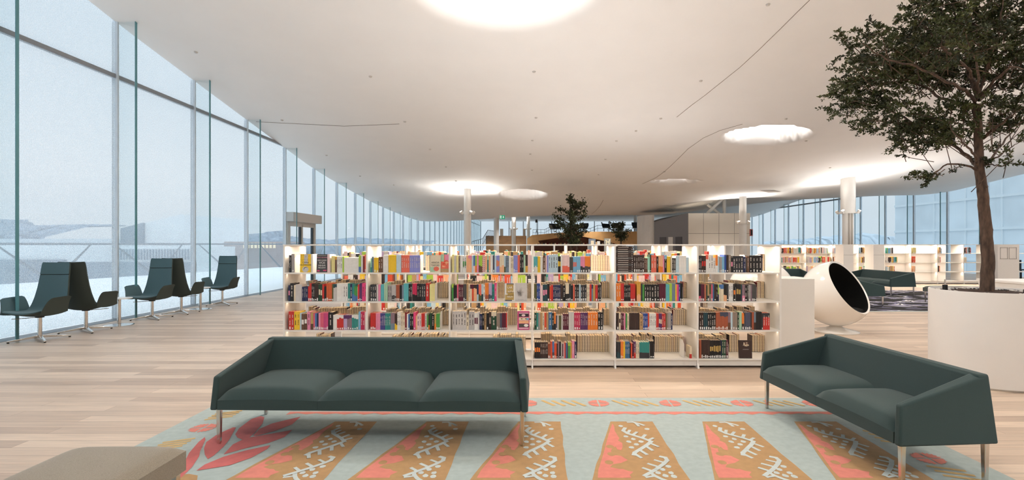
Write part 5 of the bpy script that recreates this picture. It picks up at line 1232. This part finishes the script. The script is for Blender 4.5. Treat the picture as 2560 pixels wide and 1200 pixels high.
# low wide floor of the slope out to the right
t = thing('wooden_steps', 'brown wooden tiers left of the pale slope, behind the columns', 'steps', (0, 48.5, 0)); mb = MB()
for k, (y, dd) in enumerate(((606,0),(598.5,.9),(589.5,1.8))):
    a, b = at(1215, y, 48.5+dd), at(1316, y, 48.5+dd); mb.box(a[0], b[0], dd, dd+1.0, 0, a[2], WOODD)
mb.build('tiers', t)
mb = MB()
for x0, x1 in ((1250,1258),(1276,1284),(1308,1314)): a, b = at(x0, 572, 51.5), at(x1, 572, 51.5); mb.box(a[0], b[0], 3, 3.1, 1.9, a[2], PAN)
mb.build('backrest_panels', t)
RAILM = mat('dark_rail', '565B60', .5, .3, noise=.03)
def rail(label, pts, Y, drop, n, r=.022):
    P = [Vector(at(x, y, Y)) for x, y in pts]; o0 = P[0]
    t = thing('handrail', label, 'railing', tuple(o0)); mb = MB(); mb.tube([p-o0 for p in P], r, RAILM, 6)
    mb.tube([p-o0-Vector((0,0,drop*.5)) for p in P], r*.8, RAILM, 6); mb.build('rail', t)
    mb = MB()
    for (a, b) in zip(P, P[1:]):
        for k in range(n): 
            q = a.lerp(b, k/n)-o0; mb.tube([q, q-Vector((0,0,drop))], r*.8, RAILM, 5)
    mb.build('balusters', t)
rail('dark stair railing climbing beside the first lamp column', [(1180,604),(1206,597),(1220,575),(1236,578)], 42, .9, 5)
rail('dark railing along the far edge of the pale wooden slope', [(1332,574),(1362,574),(1376,566),(1400,566.5)], 52, .6, 3)
rail('dark railing behind the lounge chairs on the wooden slope', [(1452,573),(1476,571),(1494,563.5),(1526,563),(1560,562.5),(1622,562)], 52, .6, 2)
rail('short dark railing beside the panelled core', [(1616,566),(1628,564),(1632,562)], 48, .5, 3)
def small_lounge(label, x, y, Y, rz, grp='lounge chairs on the wooden slope'):
    X, _, Z = at(x, y, Y); t = thing('lounge_chair', label, 'chair', (X, Y, Z), rz, grp)
    mb = MB(); m_ = mat('dark_upholstery', '333A3E', .8, noise=.05); mb.box(-.36, .36, -.36, .34, .28, .42, m_); mb.hexa([(-.36,.2,.36),(.36,.2,.36),(.36,.36,.36),(-.36,.36,.36),(-.42,.38,.78),(.42,.38,.78),(.42,.46,.78),(-.42,.46,.78)], m_)
    for s in (-1, 1): mb.hexa([(s*.36-.03,-.34,.36),(s*.36+.03,-.34,.36),(s*.36+.03,.36,.36),(s*.36-.03,.36,.36),(s*.44-.03,-.3,.60),(s*.44+.03,-.3,.60),(s*.44+.03,.4,.66),(s*.44-.03,.4,.66)], m_)
    mb.build('shell', t, bevel=.02); mb = MB()
    for a in (-.25, .25):
        for b in (-.25, .25): mb.tube([(a, b, 0), (a*.8, b*.8, .3)], .015, RAILM, 5)
    mb.build('legs_frame', t)
small_lounge('dark lounge chair on the wooden slope left of the middle tree', 1388, 580.5, 46, .4)
small_lounge('dark lounge chair on the wooden slope just past the middle tree trunk', 1456, 579.5, 46, -.5)
small_lounge('dark lounge chair seen in profile between the two trees', 1516, 577.5, 46, 1.4)
small_lounge('dark lounge chair above the small spreading tree', 1540, 577.5, 48.5, -.3)
small_lounge('dark lounge chair at the core end of the wooden slope', 1596, 577.5, 46, .5)
t = thing('loudspeaker', 'black loudspeaker on a thin stand above the wooden slope', 'speaker', at(1341, 586.5, 44)); z = at(1341, 549, 44)[2]-at(1341, 586.5, 44)[2]
mb = MB(); mb.box(-.09, .09, -.09, .09, z-.25, z, BLACK); mb.build('cabinet', t)
mb = MB(); mb.tube([(0,0,.2), (0,0,z-.25)], .015, BLACK, 6)
for k in range(3): mb.tube([(0,0,.35), (.22*math.cos(k*2.1), .22*math.sin(k*2.1), 0)], .012, BLACK, 5)
mb.build('stand', t)
for x0, x1, yt, lab in ((1472,1489,597,'blue grey display panel with pale shapes behind the long bookcase'), (1511,1527,596,'grey display panel behind the horned figure')):
    a, b = at(x0, yt, 12.8), at(x1, yt, 12.8); t = thing('display_panel', lab, 'panel', ((a[0]+b[0])/2, 12.8, 0)); w = (b[0]-a[0])/2
    mb = MB(); mb.box(-w, w, 0, .06, 0, a[2], mat('panel_blue' if x0 < 1500 else 'panel_grey', '7F8B99' if x0 < 1500 else 'A3A39C', .5, noise=.04)); mb.build('board', t)
t = thing('figurine', 'pale yellow figure with two raised arms on the rear bookcases', 'ornament', at(1519.5, 611, 10.42)); mb = MB(); s = 10.42/F; fm = mat('figure_cream', 'F1E7C8', .5, noise=.03)
mb.tube([(-4*s,0,-.02),(-3.6*s,0,5*s),(-1*s,0,6*s),(2*s,0,6*s),(3*s,0,4*s),(3.4*s,0,-.02)], .009, fm, 6); mb.tube([(-2.5*s,0,5.5*s),(-3.4*s,0,9*s),(-5.5*s,0,10*s)], [.011,.009,.014], fm, 6); mb.tube([(2.5*s,0,5.5*s),(4*s,0,9*s),(5*s,0,13*s)], [.011,.009,.014], fm, 6)
mb.build('figure', t, smooth=60)
for lab, x, w_, h_, c_ in (('white leaflet propped up on the rear bookcases', 1496.5, .055, .065, 'white'), ('tan leaflet holder beside the white leaflet on the rear bookcases', 1491, .03, .05, 'tan'), ('pale display card before the blue grey panel', 1481, .06, .075, 'cream')):
    q = at(x, 611.2, 10.42); t = thing('leaflet', lab, 'leaflet', (q[0], 10.42, 1.5)); mb = MB(); mb.box(-w_/2, w_/2, 0, .012, 0, h_, bmat(c_)); mb.build('card', t)
# escape sign
GRN = mat('sign_green', '2FAE86', .5, noise=.02, emit='2FAE86', estr=.35); WH = mat('sign_white', 'FFFFFF', .5, emit='FFFFFF', estr=.5)
p = at(1255.5, 547.5, 30); t = thing('exit_sign', 'green escape sign hanging from the ceiling beside a white column', 'sign', p); s = 30/F
mb = MB(); mb.box(-6.7*s, 6.7*s, 0, .03, 0, 9.5*s, GRN); mb.build('panel', t)
mb = MB(); mb.box(-5.2*s, -1.8*s, -.004, 0, 1.6*s, 7.8*s, WH); mb.add([(2.9*s,-.004,2.2*s),(5*s,-.004,4.6*s),(3.8*s,-.004,4.6*s),(3.8*s,-.004,7.2*s),(2.0*s,-.004,7.2*s),(2.0*s,-.004,4.6*s),(.8*s,-.004,4.6*s)], [(0,1,2,3,4,5,6)], WH)
mb.box(-3.9*s, -3.2*s, -.006, -.004, 5.9*s, 6.7*s, GRN); mb.tube([(-3.4*s,-.006,5.6*s),(-3.2*s,-.006,4.2*s),(-4.2*s,-.006,2.4*s)], .35*s, GRN, 4); mb.tube([(-3.2*s,-.006,4.2*s),(-2.5*s,-.006,3.4*s),(-2.6*s,-.006,2.3*s)], .35*s, GRN, 4); mb.tube([(-4.4*s,-.006,4.8*s),(-3.4*s,-.006,5.3*s),(-2.4*s,-.006,4.6*s)], .3*s, GRN, 4); mb.build('pictogram', t)
mb = MB(); zt = ceil0(p[0], 30)-p[2]
for a in (-5*s, 5*s): mb.tube([(a, .015, 9.5*s), (a, .015, max(zt, 10*s))], .006, WHITE, 5)
mb.build('hanger', t)
# vent and sprinkler heads on the ceiling
vm = mat('vent_grey', 'A79C92', .6, noise=.03); mb = MB(); c4 = [on_ceiling(*q) for q in ((1899,475.5),(1935,474.5),(1953,479),(1921,480.5))]
o0 = Vector(c4[0]); mb.poly([tuple(Vector(q)-o0+Vector((0,0,-.02))) for q in c4], vm); 
t = thing('ceiling_vent', 'grey rectangular air vent in the ceiling near the sleeved column', 'vent', tuple(o0)); mb.build('grille', t)
spk = mat('sprinkler_metal', 'C9C2BA', .4, .3, noise=.02)
for x, y in ((490,130),(1920,11),(1335,179),(1012,304),(1340,294),(705,300),(1075,373),(1115,417),(1331,351),(1326,385),(1541,352),(1652,296),(1752,202),(926,191),(1590,327),(1514,398),(1497,436),(1330,425),(985,462),(1140,452),(1965,297),(2015,352),(2075,419),(816,388),(900,440),(1661,429)):
    X, Y, Z = on_ceiling(x, y); mb = MB(); mb.lathe([(.001,-.028),(.03,-.024),(.042,-.006),(.045,.02)], spk, 14); o = mb.build('sprinkler_head', loc=(X, Y, Z), smooth=50)
    tag(o, 'tiny round sprinkler head dotting the smooth white ceiling', 'sprinkler', 'sprinkler heads on the ceiling')
# dark chairs and table past the far bookcase
for k, (x, lab) in enumerate(((2476, 'dark chair at the window table past the far bookcase, nearer the trunk'), (2512, 'dark chair at the window table, close to the upright white cabinet'), (2552, 'dark chair past the upright white cabinet at the window table'))):
    q = fl(x, 611+1950/21.6); t = thing('dining_chair', lab, 'chair', (q[0], 21.6, 0)); mb = MB(); mb.box(-.21, .21, -.2, .2, .43, .47, BLACK); mb.box(-.2, .2, .18, .21, .47, .85, BLACK); mb.build('seat', t)
    for a in (-.18, .18):
        for b in (-.17, .17): mb = MB(); mb.box(a-.015, a+.015, b-.015, b+.015, 0, .43, BLACK); mb.build('leg', t)
# white end panels of cross rows before the far bookcase
for x0, x1, lab in ((2109,2133,'white end panel of a cross bookcase under the sleeved column'), (2184,2211,'white end panel of the cross bookcase nearer the tree')):
    Y = 18.6; a, b = (x0-CX)*Y/F, (x1-CX)*Y/F; t = thing('end_panel', lab, 'panel', ((a+b)/2, Y, 0)); mb = MB(); mb.box(-(b-a)/2, (b-a)/2, 0, .5, 0, 1.495, WHITE); mb.build('panel', t)
    mb = MB(); mb.box(-(b-a)/2, (b-a)/2, -.006, 0, 1.5-.38, 1.5-.375, SEAM); mb.build('seam', t)
# ================================================================== light
w = bpy.data.worlds.new('overcast_sky'); S.world = w; w.use_nodes = True; nt = w.node_tree; N = nt.nodes; Lk = nt.links
bg = N['Background']; tc = N.new('ShaderNodeTexCoord'); sx = N.new('ShaderNodeSeparateXYZ'); Lk.new(tc.outputs['Generated'], sx.inputs[0])
r = N.new('ShaderNodeValToRGB'); e = r.color_ramp.elements
e[0].position = 0; e[0].color = (.72, .78, .84, 1); e[1].position = .75; e[1].color = (1.5, 1.65, 1.8, 1)
q = e.new(.10); q.color = (.84, .88, .92, 1); q = e.new(.35); q.color = (.70, .80, .88, 1); q = e.new(.55); q.color = (.74, .85, .94, 1)
n = N.new('ShaderNodeTexNoise'); n.inputs['Scale'].default_value = 2.5; n.inputs['Detail'].default_value = 3; mp = N.new('ShaderNodeMapping'); mp.inputs['Scale'].default_value = (1, 1, 4); Lk.new(tc.outputs['Generated'], mp.inputs[0]); Lk.new(mp.outputs[0], n.inputs['Vector'])
ad = N.new('ShaderNodeMath'); ad.operation = 'MULTIPLY_ADD'; Lk.new(n.outputs['Fac'], ad.inputs[0]); ad.inputs[1].default_value = .12; Lk.new(sx.outputs['Z'], ad.inputs[2])
sb = N.new('ShaderNodeMath'); sb.operation = 'SUBTRACT'; sb.use_clamp = True; Lk.new(ad.outputs[0], sb.inputs[0]); sb.inputs[1].default_value = .06
Lk.new(sb.outputs[0], r.inputs[0]); Lk.new(r.outputs[0], bg.inputs[0]); bg.inputs[1].default_value = .95
cy = S.cycles
cy.use_denoising = True
cy.max_bounces = 5; cy.diffuse_bounces = 4; cy.glossy_bounces = 2; cy.transmission_bounces = 2; cy.transparent_max_bounces = 16
cy.use_adaptive_sampling = True; cy.adaptive_threshold = .12; cy.adaptive_min_samples = 16
cy.sample_clamp_indirect = 6; cy.caustics_reflective = False; cy.caustics_refractive = False
# invented warm spots under the ceiling, added to brighten the hall
DL = [(x, y) for x in (-5.5, -1.5, 2.5, 6.5, 10.5, 15) for y in (-3, 2, 6.5, 12, 16, 20)]+[(x, y) for x in (-1, 5, 11) for y in (27.5, 33, 39)]
dlm = mat('added_downlight_lens', 'FFFFFF', .4, emit='FFE6CB', estr=3)
for x, y in DL:
    if any(math.hypot(x-c[0], y-c[1]) < c[2]*1.7 for c in WELLS): continue
    z = ceil0(x, y)
    ld = bpy.data.lights.new('added_downlight', 'SPOT'); ld.energy = (240 if y > 26 else (170 if y > 11 else 235 if y > 3 else 60) if x > -2 else 18); ld.color = (1, .83, .64) if -2 < x < 5 and y < 8 else (1, .89, .77) if x > 0 else (1, .95, .9); ld.spot_size = math.radians(125); ld.spot_blend = 1; ld.shadow_soft_size = .08
    lo = bpy.data.objects.new('added_downlight', ld); COL.objects.link(lo); lo.location = (x, y, z-.06)
